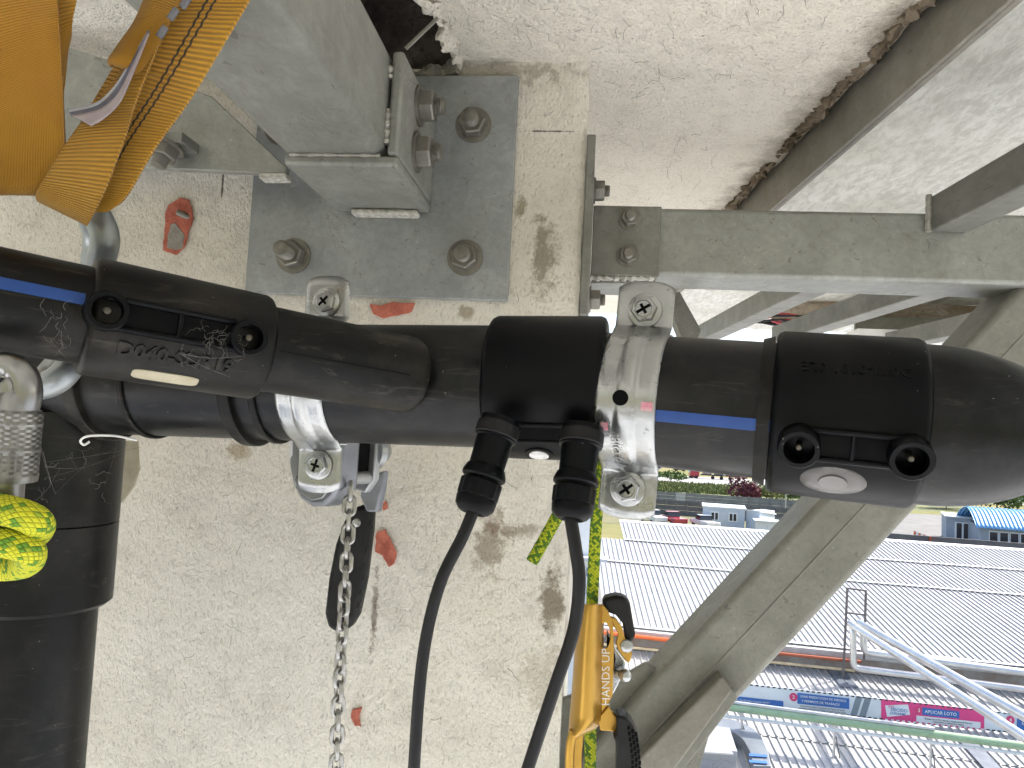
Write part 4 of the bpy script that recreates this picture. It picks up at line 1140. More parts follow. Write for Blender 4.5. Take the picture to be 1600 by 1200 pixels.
# white tie under the pipeline
pts = smoothpath([P(214,688,.70), P(180,681,.688), P(140,681,.684), P(126,688,.684), P(131,695,.687), P(140,690,.690)], 8)
mb = MB(); mb.tube(pts, .0011, 8); mb.build('white_tie', M_white, label='thin white plastic tie curled under the pipeline', cat='cable tie')

# cobwebs: fine strands, uncountable
def cobweb(name, label, anchors, n, Dj, jig, rad=.00009, sag=3):
    mb = MB()
    for _ in range(n):
        a = random.choice(anchors); b = random.choice(anchors)
        j = lambda s: random.uniform(-s, s)
        if random.random() < .3 and a is not b:
            p0 = (a[0]+j(jig), a[1]+j(jig)); p1 = (b[0]+j(jig), b[1]+j(jig))
            pts = [P(*p0, a[2]), P((p0[0]+p1[0])/2+j(3), (p0[1]+p1[1])/2+abs(j(sag+4)), (a[2]+b[2])/2), P(*p1, b[2])]
        else:
            x, y = a[0]+j(jig), a[1]+j(jig); th_ = random.uniform(0, 6.28); pts = []
            for _k in range(random.randint(4, 7)):
                pts.append(P(x, y, a[2]+j(Dj*.4))); th_ += j(1.3); st_ = random.uniform(2.5, 7); x += st_*math.cos(th_); y += st_*math.sin(th_)
        mb.tube(smoothpath(pts, 4), rad*random.uniform(.6, 1.3), 4)
    return mb.build(name, M_web, label=label, cat='cobweb', kind='stuff')
cobweb('cobweb', 'fine cobweb strands between the carabiner and upright pipe', [(62,700,.52),(80,720,.6),(110,700,.65),(140,735,.67),(170,700,.68),(210,692,.70),(160,770,.67),(75,760,.6),(60,790,.58)], 26, .006, 14)
cobweb('cobweb', 'fluffy cobweb on the branch coupler terminals', [(318,520,.485),(338,516,.49),(362,527,.497),(345,540,.492),(372,540,.50),(330,535,.487)], 24, .003, 7, .00008)
cobweb('cobweb', 'cobweb hanging over the raised marking of the branch coupler', [(285,555,.475),(300,545,.48),(325,560,.485),(350,585,.49),(362,592,.495),(385,560,.50),(310,575,.48)], 10, .002, 6)
cobweb('cobweb', 'cobweb on the pipe left of the branch coupler', [(60,518,.425),(85,530,.43),(105,545,.437),(110,570,.44),(100,490,.438),(75,500,.43),(95,515,.433)], 18, .003, 7, .00008)
cobweb('cobweb', 'dusty cobweb around the box beam bolts', [(640,90,.80),(655,140,.80),(692,170,.84),(735,190,.89),(700,240,.84),(760,215,.93),(655,20,.8),(690,110,.85),(610,240,.78),(560,260,.78)], 34, .006, 10)
cobweb('cobweb', 'cobweb under the cradle of the box beam', [(450,275,.78),(500,310,.80),(510,340,.88),(530,345,.92),(545,400,.93),(530,380,.93),(560,350,.92)], 26, .005, 8)
cobweb('cobweb', 'cobweb under the deck near the diagonal brace', [(1415,470,1.6),(1440,465,1.6),(1455,480,1.6),(1480,490,1.6),(1425,485,1.6)], 22, .01, 8, .00025)
cobweb('cobweb', 'cobweb on the foot of the diagonal brace', [(1060,1165,1.02),(1090,1185,1.02),(1120,1195,1.03),(1040,1198,1.02),(1070,1140,1.02)], 14, .01, 6, .00022)

# loose dark fibres caught on the rough ceiling and wall
M_fib = pmat('dark_fibre', (.06,.05,.04), None, 50, .9)
mb = MB()
for k in range(110):
    on_slab = k < 80
    x, y = (random.uniform(700, 1300), random.uniform(0, 300)) if on_slab else (random.uniform(200, 900), random.uniform(270, 1150))
    if on_slab and x > 1440 - y*.95: continue
    th_ = random.uniform(0, 6.28); pts = []
    for _k in range(random.randint(4, 8)):
        p = onZ(x, y, ZS-.004) if on_slab else onY(x, y, YW-.003)
        pts.append(p); th_ += random.uniform(-.6, .6); x += 4*math.cos(th_); y += 4*math.sin(th_)
    if on_slab and any(p.y > YW-.01 and p.x < XR for p in pts): continue
    mb.tube(smoothpath(pts, 3), .00022, 4)
mb.build('loose_fibres', M_fib, label='scattered fine dark fibres stuck to the rough ceiling and column', cat='fibres', kind='stuff')

# ================================================================ BACKGROUND
GZ = 0.0
def G(px, py, z=0.0): return onZ(px, py, GZ+z)
def gnd_mat():
    t = NT('ground_mix')
    f = t.noise(.035, 5, .6); g = t.noise(.5, 5, .7)
    c = t.mix(t.ramp(f, [(.42, 0), (.60, 1)]), (.20,.17,.075), (.09,.13,.035))
    c = t.mix(t.math('MULTIPLY', g, .6), c, (.30,.25,.14))
    t.col(c); t.set(Roughness=.95, Specular_IOR_Level=.1); return t.m
M_ground = gnd_mat()
mb = MB(); mb.box((-1500, -600, GZ-1), (1500, 2600, GZ)); mb.build('ground', M_ground, kind='structure', smooth=0)
M_asph = pmat('pale_concrete_road', (.34,.33,.31), (.26,.25,.24), .6, .9)
M_yard = pmat('yard_concrete', (.13,.127,.12), (.18,.175,.165), .35, .9)
M_lawn = pmat('dry_lawn', (.17,.15,.075), (.12,.125,.055), .5, .95)
M_green = pmat('green_verge', (.10,.125,.04), (.17,.165,.07), .8, .95)
def sheet(name, pts, z, mat):
    mb = MB(); b = [G(*q) for q in pts]; mb.prism([V((p.x, p.y, GZ+.002)) for p in b], (0, 0, z)); return mb.build(name, mat, kind='structure', smooth=0)
mb = MB(); mb.box((-60, -40, GZ+.001), (90, 78, GZ+.006)); mb.build('yard', M_yard, kind='structure', smooth=0)
a, b, c, d = G(880,737), G(1700,772), G(1700,792), G(880,747)
sheet('street', [(700,727),(1750,775),(1750,797),(700,742)], .010, M_asph)
sheet('green_verge', [(800,748),(1420,784),(1420,800),(800,768)], .014, M_green)
sheet('dry_lawn', [(860,775),(1290,812),(1230,836),(860,812)], .018, M_lawn)
sheet('green_verge', [(1400,786),(1750,802),(1750,812),(1400,797)], .014, M_green)

sheet('side_yard', [(1300,797),(1760,818),(1760,900),(1300,850)], .022, M_yard)
# warehouse roof with trapezoid ribs ------------------------------------
M_roof = pmat('white_roof_sheet', (.42,.42,.417), (.34,.34,.337), 1.2, .45, .0, 0, spec=.4)
M_rust = pmat('rusty_gutter', (.20,.13,.09), (.34,.30,.27), 3, .8)
Rdir = ray(885, 480).normalized()
ez = CAM.z - 7.5
E0, E1 = onZ(945, 977, ez), onZ(1650, 1048, ez)
Edir = (E1-E0).normalized()
def ribbed(o, ed, rd, width, length, name, parent, pitch=.235, mat=None, hgt=.05, base=.02):
    n = rd.cross(ed).normalized(); n = n if n.z > 0 else -n
    k = int(width/pitch); mb = MB(); prof = []
    for i in range(k):
        x = i*pitch
        prof += [(x, 0), (x+pitch*.78, 0), (x+pitch*.81, hgt), (x+pitch*.95, hgt)]
    prof.append((k*pitch, 0))
    r0 = [o + ed*x + n*h for x, h in prof]; r1 = [p + rd*length for p in r0]
    for lo_, hi_ in ((r0, r1),):
        b = len(mb.v); mb.v += lo_ + hi_; m = len(lo_)
        for i in range(m-1): mb.face((b+i, b+i+1, b+m+i+1, b+m+i))
    q = [o - n*base, o + ed*k*pitch - n*base, o + ed*k*pitch - n*base + rd*length, o - n*base + rd*length]
    b = len(mb.v); mb.v += q; mb.face((b, b+1, b+2, b+3))
    return mb.build(name, mat or M_roof, parent, smooth=0)
def len_to_row(o, rd, row):
    lo, hi = .1, 120
    for _ in range(50):
        m = (lo+hi)/2
        if proj(o+rd*m)[1] > row: lo = m
        else: hi = m
    return lo
RL = len_to_row(onZ(990, 982, ez), Rdir, 816)
ware_t = thing('warehouse', (E0+Edir*12)*1.0, 'long warehouse with white ribbed metal roof below the brace', 'warehouse')
W = (E1-E0).length + 8
nrm = Rdir.cross(Edir).normalized(); nrm = nrm if nrm.z > 0 else -nrm
cut = [0, len_to_row(onZ(990,982,ez), Rdir, 880), len_to_row(onZ(990,982,ez), Rdir, 845), RL]
for k in range(3):
    o = E0 + Rdir*cut[k] + nrm*(.03*k)
    if k == 2: o = o + Edir*1.6
    ribbed(o, Edir, Rdir, W - (1.6 if k == 2 else 0), cut[k+1]-cut[k]+.2, 'roof_sheet', ware_t)
    mb = MB(); mb.hexa([o+nrm*(.038+h)+Edir*x+Rdir*y for h in (0,.02) for x, y in ((0,0),(W-2,0),(W-2,.12),(0,.12))]); mb.build('roof_seam', M_white, ware_t, smooth=0)
rd0 = E0 + Rdir*RL + Edir*1.6
mb = MB(); mb.hexa([rd0+nrm*(.05+h)+Edir*x+Rdir*y for h in (0,.05) for x, y in ((0,-.1),(W-1.6,-.1),(W-1.6,.35),(0,.35))]); mb.build('ridge_cap', M_white, ware_t, smooth=0)
back = V((-Edir.y, Edir.x, 0)).normalized(); back = back if back.y > 0 else -back
def wallstrip(a, b, z0, z1, th, name, mat, parent):
    d = (b-a); nn = V((-d.y, d.x, 0)).normalized()*th
    mb = MB(); mb.hexa([V((a.x,a.y,z0)), V((b.x,b.y,z0)), V((b.x,b.y,z0))+nn, V((a.x,a.y,z0))+nn, V((a.x,a.y,z1)), V((b.x,b.y,z1)), V((b.x,b.y,z1))+nn, V((a.x,a.y,z1))+nn])
    return mb.build(name, mat, parent, smooth=0)
M_fascia = pmat('weathered_fascia', (.36,.34,.31), (.26,.20,.16), 1.5, .8)
wallstrip(E0, E0+Edir*W, 0, ez-.03, .3, 'eave_wall', M_fascia, ware_t)
gp0 = E0 - back*.05
mb = MB(); mb.hexa([gp0 + Edir*x + V((0,0,z)) - back*y for z in (-.22,-.02) for x, y in ((-1,0),(W,0),(W,.28),(-1,.28))]); mb.build('gutter', pmat('grey_gutter', (.40,.40,.40), None, 3, .6), ware_t, smooth=0)
# lower roof ---------------------------------------------------------------
low_t = thing('lower_roof', onZ(1400, 1100, ez-1), 'lower white ribbed roof in front of the warehouse gutter', 'roof')
z2 = ez - .75
T0, T1 = onZ(1000, 1013, z2), onZ(1600, 1075, z2)
Ed2 = (T1-T0).normalized(); W2 = (T1-T0).length + 6
R2 = -Rdir
n2 = R2.cross(Ed2).normalized(); n2 = n2 if n2.z > 0 else -n2
T0 = T0 - Ed2*3
ribbed(T0, Ed2, R2, W2+3, 5.2, 'roof_sheet', low_t, .25)
ribbed(T0 + R2*5.15 - n2*.03, Ed2, R2, W2+3, 6.0, 'roof_sheet', low_t, .25)
mb = MB(); mb.hexa([T0 + Ed2*x + R2*y + n2*h for h in (.04,.075) for x, y in ((0,-.1),(W2,-.1),(W2,.25),(0,.25))]); mb.build('flashing', M_rust, low_t, smooth=0)
M_sky = pmat('dark_skylight', (.10,.12,.15), (.16,.18,.21), 4, .3)
for px in (1312, 1324):
    q = onPlane(px-27, 1035, T0, n2); 
    mb = MB(); mb.hexa([q + Ed2*x + R2*y + n2*h for h in (.03,.06) for x, y in ((0,0),(.27,0),(.27,1.9),(0,1.9))]); mb.build('dark_roof_strip', M_sky, low_t, smooth=0)
q = onPlane(1497, 1158, T0, n2)
mb = MB(); mb.hexa([q + Ed2*x + R2*y + n2*h for h in (.03,.06) for x, y in ((0,0),(.5,0),(.5,3),(0,3))]); mb.build('dark_roof_strip', M_sky, low_t, smooth=0)
nr = thing('bounce_roof', (3, 0, 0), 'added unseen white ribbed roof bouncing sunlight up from below the camera', 'roof')
mb = MB(); mb.box((-26, -16, 0), (34, 11, 1.2)); mb.build('walls', M_fascia, nr, smooth=0)
ribbed(V((-26.5,-16.5,1.25)), V((1,0,0)), V((0,1,0)), 61, 28, 'roof_sheet', nr, .30, mat=pmat('bounce_roof_white', (.74,.74,.72), (.66,.66,.64), 1.2, .5))  # out of view, put in to bounce sunlight up onto the pipes
def low(px, py, h=0): return onPlane(px, py, T0 + n2*h, n2)

# pipes along the gutter -------------------------------------------------------
M_pipeo = pmat('orange_paint', (.70,.14,.03), (.55,.10,.02), 2, .5)
M_clad = pmat('aluminium_cladding', (.62,.62,.61), (.50,.50,.50), 2, .32, .75)
M_cladw = pmat('white_pipe_paint', (.76,.76,.75), (.66,.66,.65), 2, .35)
def gut(px, py, dy=0): # point on the vertical plane just before the gutter
    return onPlane(px, py, gp0 - back*(.45+dy), back)
mb = MB(); mb.tube([gut(930,987), gut(1215,1020)], .075, 12); op = mb.build('orange_pipe', M_pipeo, label='bright orange pipe running along the warehouse gutter', cat='pipe')
mb = MB(); mb.tube([gut(1217,1021), gut(1345,1034)], .06, 12); mb.build('orange_pipe', pmat('dull_red_paint', (.36,.09,.04), None, 2, .6), label='dull red pipe section beside the silver risers', cat='pipe')
mb = MB(); mb.tube([gut(930,1006,.1), gut(1335,1048,.1)], .05, 10); mb.build('yellow_pipe', pmat('faded_yellow_paint', (.55,.47,.28), (.4,.3,.2), 2, .6), label='thin faded yellow pipe below the orange pipe', cat='pipe')
M_post = pmat('dark_post_steel', (.16,.15,.145), (.11,.10,.10), 5, .6, .3)
fr_t = thing('ladder_frame', gut(1318,1062,.2), 'tall dark steel frame with two rails standing by the silver risers', 'steel frame')
for (a_, b_) in (((1324,919),(1317,1064)), ((1353,922),(1350,1030))):
    mb = MB(); mb.tube([gut(*a_, .2), gut(*b_, .2)], .045, 8); mb.build('post', M_post, fr_t)
for (a_, b_) in (((1322,919),(1354,923)), ((1322,957),(1352,961))):
    mb = MB(); mb.tube([gut(*a_, .2), gut(*b_, .2)], .035, 8); mb.build('rail', M_post, fr_t)
# silver pipes: riser then two runs
sz = gut(1333, 975, .5).z
for k, (rx, ry, bx, by, ex, ey, r_) in enumerate(((1333,978,1345,1043,1640,1082,.115),(1349,977,1362,1018,1640,1056,.13))):
    dyy = .55 - .25*k
    top = gut(rx, ry, dyy); bot = gut(rx, by, dyy); corner = gut(bx, by+2, dyy); end = gut(ex, ey, dyy)
    far = onZ(1640 + 26*k, 1178 - 22*k, top.z)
    path = smoothpath([far, top.lerp(far, .06), top + V((0,0,-.02)), top + V((0,0,-.25))], 6)[:-1] + [top+V((0,0,-.25)), V((bot.x,bot.y,bot.z+.25))] + smoothpath([V((bot.x,bot.y,bot.z+.22)), bot.lerp(corner,.35)+V((0,0,.03)), corner.lerp(end,.03)], 5)[1:] + [end]
    mb = MB(); mb.tube(path, r_, 16); mb.build('silver_pipe', M_clad, label=['silver insulated pipe bending up and towards us, nearer of two', 'silver insulated pipe bending up and towards us, farther of two'][k], cat='pipe', group='silver insulated pipes', smooth=50)

# banner with safety signs ---------------------------------------------------------
bt0, bt1 = low(1120, 1097), low(1660, 1158)
bu = (bt1-bt0); bu.z = 0; bl = bu.length; bu.normalize()
base0 = V((bt0.x, bt0.y, 0))
bnrm = V((bu.y, -bu.x, 0)); bnrm = bnrm if bnrm.dot(CAM-bt0) > 0 else -bnrm
def bp(px, py, off=0): return onPlane(px, py, bt0 + bnrm*off, bnrm)
ban_t = thing('safety_banner', bt0, 'long white safety banner with blue and pink signs on the lower roof', 'banner')
M_ban = pmat('banner_white', (.66,.70,.72), (.58,.63,.66), 1.5, .6)
M_bblue = pmat('banner_blue', (.035,.14,.42), None, 2, .6); M_bpink = pmat('banner_pink', (.68,.06,.22), None, 2, .6); M_bk = pmat('banner_black', (.03,.03,.035), None, 2, .6)
M_bred = pmat('banner_crimson', (.60,.05,.16), None, 2, .6); M_bgrey = pmat('banner_slate', (.20,.25,.29), None, 2, .6)
TL, TR, BL_, BR_ = (1130,1064), (1660,1122.5), (1100,1094), (1660,1154)
def quad(pts, off, name, mat, th=.01):
    mb = MB(); mb.prism([bp(x, y, off) for x, y in pts], -bnrm*th); return mb.build(name, mat, ban_t, smooth=0)
def ty(x): return 1069.5 + (x-1177)*.1112
def by(x): return 1101 + (x-1150)*.1035
quad([(1100,ty(1100)),(1660,ty(1660)),(1660,by(1660)),(1100,by(1100))], 0, 'banner_sheet', M_ban, .03)
quad([(1377,ty(1377)),(1538,ty(1538)),(1538,by(1538)),(1377,by(1377))], .012, 'pink_panel', M_bpink)
def yy(x, f): return ty(x) + (by(x)-ty(x))*f
def rect(x0, x1, f0, f1, off, name, mat): return quad([(x0,yy(x0,f0)),(x1,yy(x1,f0)),(x1,yy(x1,f1)),(x0,yy(x0,f1))], off, name, mat)
rect(1100,1224,.62,.92,.016,'blue_strip',M_bblue); rect(1246,1327,.16,.66,.016,'blue_sign',M_bblue); rect(1441,1499,.20,.56,.022,'blue_sign',M_bblue); rect(1589,1660,.20,.80,.016,'blue_sign',M_bblue)
rect(1432,1532,.62,.92,.020,'text_panel',M_ban); 
quad([(1383,yy(1383,.30)),(1419,yy(1419,.14)),(1422,yy(1422,.62)),(1386,yy(1386,.84))], .022, 'slogan_card', M_ban)
quad([(1338,ty(1338)),(1348,ty(1348)),(1338,by(1338)),(1328,by(1328))], .014, 'slate_stripe', M_bgrey); quad([(1352,ty(1352)),(1362,ty(1362)),(1352,by(1352)),(1342,by(1342))], .014, 'slate_stripe', M_bgrey)
x = 1102
for k in range(62):
    on_pink = 1377 < x < 1538
    for f0, f1 in ((0, .07), (.93, 1)):
        q = quad([(x,yy(x,f0)),(x+4.6,yy(x+4.6,f0)),(x+3.6,yy(x+3.6,f1)),(x-1,yy(x-1,f1))], .018, 'hazard_dash', M_bk if not on_pink else (M_bk if f0 == 0 else M_ban))
    x += 8.8
hpx = (bp(1300,1080)-bp(1300,1081)).length                # metres per photo pixel here
def bmap(px, py, off=.03):
    o = bp(px, py, off); vx = (bp(px+10, py+10*.107, off)-o)/10; vy = (bp(px, py-10, off)-o)/10
    return lambda p: o + vx*p.x + vy*p.y + bnrm*p.z*.01
def btext(s, px, py, size, mat, name='lettering', off=.03):
    mb = MB(); add_text(mb, s, size, .3, bmap(px, py, off), bold=.02*size/8); mb.build(name, mat, ban_t, smooth=0)
def disc(px, py, r, mat):
    m = bmap(px, py, .02); mb = MB(); mb.prism([m(V((r*math.cos(2*math.pi*k/24), r*math.sin(2*math.pi*k/24), 0))) for k in range(24)], -bnrm*.01); mb.build('number_disc', mat, ban_t, smooth=0)
disc(1240, yy(1240,.38), 6.5, M_bred); disc(1436, yy(1436,.37), 6.5, M_bred); disc(1579, yy(1579,.35), 6.5, M_bred)
btext('2', 1240, yy(1240,.38), 8, M_white); btext('3', 1436, yy(1436,.37), 8, M_white); btext('4', 1579, yy(1579,.35), 8, M_white)
btext('USAR PREDICCIÓN DE RIESGOS', 1286, yy(1286,.30), 5.1, M_white); btext('Y PERMISOS DE TRABAJOS', 1282, yy(1282,.51), 5.1, M_white)
btext('APLICAR LOTO', 1470, yy(1470,.38), 7.2, M_white, off=.036); btext('EL', 1600, yy(1600,.45), 7, M_white)
btext('Estándares y Fundamentos Integrales del SST', 1170, yy(1170,.77), 3.6, M_white)
btext('Procesos de análisis y evaluación de riesgos en tareas', 1285, yy(1285,.75), 3.2, M_bk); btext('rutinarias y Permisos de Trabajo de tareas de alto riesgo', 1285, yy(1285,.86), 3.2, M_bk)
btext('Bloquear con LOTO, máquinas y energías antes de intervenir', 1482, yy(1482,.73), 3.0, M_bk); btext('mantenimiento y reparación de equipos', 1482, yy(1482,.84), 3.0, M_bk)
btext('YO', 1392, yy(1392,.36), 7, M_bred); btext('DECIDO', 1405, yy(1405,.46), 7, M_bblue); btext('CUIDARME', 1403, yy(1403,.64), 5, M_bblue)
for px in (1160, 1290, 1420, 1550):
    a_ = low(px, by(px)+2, 0); mb = MB(); mb.tube([bp(px, by(px)-30, -.06), bp(px, by(px)+3, -.06)], .03, 6); mb.build('banner_post', M_clad, ban_t)

# green pipe on brackets ---------------------------------------------------------------
gt = thing('green_pipe', low(1300, 1150, .0), 'shiny pale green pipe on steel brackets across the lower roof', 'pipe')
M_grn = pmat('green_enamel', (.32,.45,.28), (.26,.38,.22), 2, .22, .1, coat=.3)
def gp_(px, py): return onPlane(px, py, low(1300,1150,.55), V((-.12,-1,.05)).normalized())
mb = MB(); mb.tube([gp_(1080,1097), gp_(1660,1174)], fr(5.2, (gp_(1300,1130)-CAM).length), 18); mb.build('pipe_run', M_grn, gt)
mb = MB(); mb.tube([gp_(1080,1089), gp_(1460,1139)], fr(2.6, (gp_(1300,1130)-CAM).length), 12); mb.build('conduit', M_clad, gt)
mb = MB(); mb.tube([gp_(1080,1112), gp_(1660,1186)], fr(2.2, (gp_(1300,1130)-CAM).length), 10); mb.build('bearer', M_cladw, gt)
for (x0, y0, x1, y1) in ((1158,1113,1163,1190), (1304,1132,1302,1212), (1455,1152,1452,1240)):
    mb = MB(); mb.tube([gp_(x0, y0), gp_(x1, y1)], fr(2.6, 17), 8); mb.build('post', M_clad, gt)
    mb = MB(); mb.tube([gp_(x0-8, y0-4), gp_(x0+6, y0+14)], fr(1.8, 17), 8); mb.build('bracket', M_clad, gt)
    mb = MB(); mb.tube([gp_(x0+2, y0+18), gp_(x1+14, y1-6)], fr(1.2, 17), 6); mb.build('stay', M_post, gt)
# duct at the lower left of the roof
du = thing('air_duct', low(1130, 1190, 0), 'grey curved air duct on the lower roof beside the brace', 'air duct')
M_duct = pmat('grey_duct_sheet', (.22,.245,.27), (.17,.19,.215), 1.5, .4, .4)
arc = [(1100,1134),(1120,1136),(1142,1140),(1162,1146),(1178,1156),(1190,1170),(1200,1194),(1204,1215),(1176,1215),(1170,1190),(1160,1172),(1148,1162),(1130,1156),(1100,1152)]
mb = MB(); mb.prism([low(x, y, .05) for x, y in arc], n2*.35); mb.build('bend', M_duct, du, smooth=0, bevel=.02)
for f in (0, 1):
    mb = MB(); mb.prism([low(x, y, .42) for x, y in ((1170,1178+f*10),(1198,1180+f*10),(1199,1184+f*10),(1171,1182+f*10))], n2*.02); mb.build('blue_band', M_bblue, du, smooth=0)
bx = thing('roof_unit', low(1100, 1200, 0), 'white boxy ventilation unit at the foot of the brace', 'vent unit')
mb = MB(); mb.prism([low(x, y, 0) for x, y in ((1090,1170),(1138,1176),(1150,1215),(1060,1215))], n2*.8); mb.build('casing', pmat('pale_unit', (.34,.35,.36), None, 2, .5), bx, smooth=0, bevel=.03)
mb = MB(); mb.prism([low(x, y, .81) for x, y in ((1088,1168),(1140,1174),(1146,1180),(1082,1176))], n2*.05); mb.build('lid_edge', M_clad, bx, smooth=0)

# white tower behind the column ---------------------------------------------------------
tw_t = thing('white_tower', P(915, 1000, 24), 'tall white building edge seen between the column and the roof', 'building')
mb = MB(); w0, w1 = P(820, 800, 24), P(936, 800, 24)
mb.box((w0.x, w0.y, 0), (w1.x, w0.y+6, CAM.z-.5)); mb.build('wall', M_white, tw_t, smooth=0, bevel=.03)
def tp(px, py): return onY(px, py, w0.y-.03)
for (x0, y0, x1, y1) in ((898,884,911,902),(914,885,926,903),(898,912,911,930),(914,913,926,931),(897,940,910,960),(913,941,925,961)):
    a_, b_ = tp(x0, y0), tp(x1, y1)
    mb = MB(); mb.box((a_.x, a_.y-.02, b_.z), (b_.x, a_.y, a_.z)); wd = mb.build('window_frame', pmat('pale_frame', (.6,.62,.64), None, 4, .5), tw_t, smooth=0)
    mb = MB(); mb.box((a_.x+.05, a_.y-.03, b_.z+.05), (b_.x-.05, a_.y-.02, a_.z-.05)); mb.build('pane', pmat('blue_grey_glass', (.14,.19,.26), None, 4, .15), wd, smooth=0)
a_, b_ = tp(897, 868), tp(948, 878)
mb = MB(); mb.box((a_.x, a_.y-.5, b_.z+.06), (b_.x, a_.y, b_.z+.16)); mb.build('canopy', pmat('pale_frame', (.6,.62,.64)), tw_t, smooth=0)
a_ = tp(934, 880); mb = MB(); mb.tube([a_+V((0,-.15,0)), V((a_.x, a_.y-.15, 0))], .07, 10); mb.build('downpipe', M_clad, tw_t)

# fences ----------------------------------------------------------------------------------
M_fgrey = pmat('grey_fence_panel', (.22,.22,.22), (.15,.15,.155), .8, .85); M_fdark = pmat('dark_fence_panel', (.105,.10,.10), (.15,.14,.13), .8, .85)
M_fpale = pmat('pale_fence_panel', (.42,.42,.42), None, 1, .85)
def panel_fence(p0, p1, n, h, mat, label, special=(), post=.12):
    a_, b_ = G(*p0), G(*p1); d_ = (b_-a_)/n; u_ = d_.normalized(); nn = V((-u_.y, u_.x, 0))*.06
    th = thing('panel_fence', a_.lerp(b_, .5), label, 'fence')
    for k in range(n):
        q0 = a_ + d_*k + u_*post*.6; q1 = a_ + d_*(k+1) - u_*post*.6; hh = h*random.uniform(.97, 1.0)
        mb = MB()
        for j in range(3):
            z0, z1 = hh*j/3, hh*(j+1)/3-.03
            mb.hexa([q0+V((0,0,z0)), q1+V((0,0,z0)), q1+nn+V((0,0,z0)), q0+nn+V((0,0,z0)), q0+V((0,0,z1)), q1+V((0,0,z1)), q1+nn+V((0,0,z1)), q0+nn+V((0,0,z1))])
        mb.build('panel', M_fpale if k in special else mat, th, smooth=0)
        mb = MB(); mb.obox(a_+d_*k+V((0,0,h*.53)), (u_, nn, V((0,0,1))), (post/2, post/2+.05, h*.53)); mb.build('post', mat, th, smooth=0)
panel_fence((930,776), (1290,801), 22, 1.75, M_fgrey, 'grey concrete panel fence with one pale panel below the grass bank', (8,))
panel_fence((960,797), (1300,824), 20, 2.1, M_fdark, 'dark concrete panel fence behind the cabins')
q0, q1 = G(1330, 846), G(1700, 876)
dk = wallstrip(q0, q1, 0, 1.3, .25, 'dark_boundary_wall', M_fdark, None); tag(dk, 'long dark wall between warehouse ridge and the blue roofed building', 'wall')

# small buildings ----------------------------------------------------------------------------
def cabin(pl_, pr_, h, depth, wall, roof, label, name='site_cabin', windows=(), door=None, gable=0):
    a_, b_ = G(*pl_), G(*pr_); u_ = (b_-a_).normalized(); w = (b_-a_).length; n_ = V((-u_.y, u_.x, 0)); n_ = n_ if n_.y > 0 else -n_
    th = thing(name, a_.lerp(b_, .5), label, 'cabin')
    up = V((0,0,1))
    mb = MB(); mb.hexa([a_, b_, b_+n_*depth, a_+n_*depth, a_+up*h, b_+up*h, b_+n_*depth+up*h, a_+n_*depth+up*h]); mb.build('wall', wall, th, smooth=0)
    e = .15
    r = [a_-u_*e-n_*e+up*(h+.003), b_+u_*e-n_*e+up*(h+.003), b_+u_*e+n_*(depth+e)+up*(h+.003+gable), a_-u_*e+n_*(depth+e)+up*(h+.003+gable)]
    mb = MB(); mb.hexa(r + [p+up*.14 for p in r]); mb.build('roof', roof, th, smooth=0)
    for f, z0, z1, ww in windows:
        c_ = a_ + u_*w*f
        q = [c_-u_*ww/2-n_*.04+up*z0, c_+u_*ww/2-n_*.04+up*z0, c_+u_*ww/2+n_*.02+up*z0, c_-u_*ww/2+n_*.02+up*z0]
        mb = MB(); mb.hexa(q+[p+up*(z1-z0) for p in q]); wd = mb.build('window', M_white, th, smooth=0)
        for s_ in (-1, 1):
            cc = c_ + u_*ww*.22*s_
            q = [cc-u_*ww*.16-n_*.06+up*(z0+.12), cc+u_*ww*.16-n_*.06+up*(z0+.12), cc+u_*ww*.16-n_*.045+up*(z0+.12), cc-u_*ww*.16-n_*.045+up*(z0+.12)]
            mb = MB(); mb.hexa(q+[p+up*(z1-z0-.24) for p in q]); mb.build('pane', pmat('dark_glass', (.03,.035,.045), None, 4, .15), wd, smooth=0)
    if door is not None:
        c_ = a_ + u_*w*door
        q = [c_-u_*.45-n_*.03+up*.05, c_+u_*.45-n_*.03+up*.05, c_+u_*.45+n_*.02+up*.05, c_-u_*.45+n_*.02+up*.05]
        mb = MB(); mb.hexa(q+[p+up*2.0 for p in q]); mb.build('door', M_fpale if False else pmat('pale_door', (.55,.58,.6), None, 4, .5), th, smooth=0)
    return th
M_cab = pmat('pale_blue_cabin', (.50,.55,.60), (.44,.49,.55), .8, .6); M_cabr = pmat('white_cabin_roof', (.70,.72,.74), None, 1, .5)
cabin((1098,824.5), (1163,829.5), 2.6, 2.6, M_cab, M_cabr, 'pale blue grey site cabin with two white windows', windows=((.28,1.0,2.1,1.05),(.72,1.0,2.1,1.05)), door=.5, gable=.15)
cabin((1165,829), (1186,832), 2.5, 4.0, M_cab, M_cabr, 'smaller pale shed with sloping roof beside the site cabin', 'site_shed', gable=-.5)
cabin((1180,836), (1232,840), 1.6, 2.5, M_cabr, M_cab, 'low white trailer in front of the shed', 'trailer')
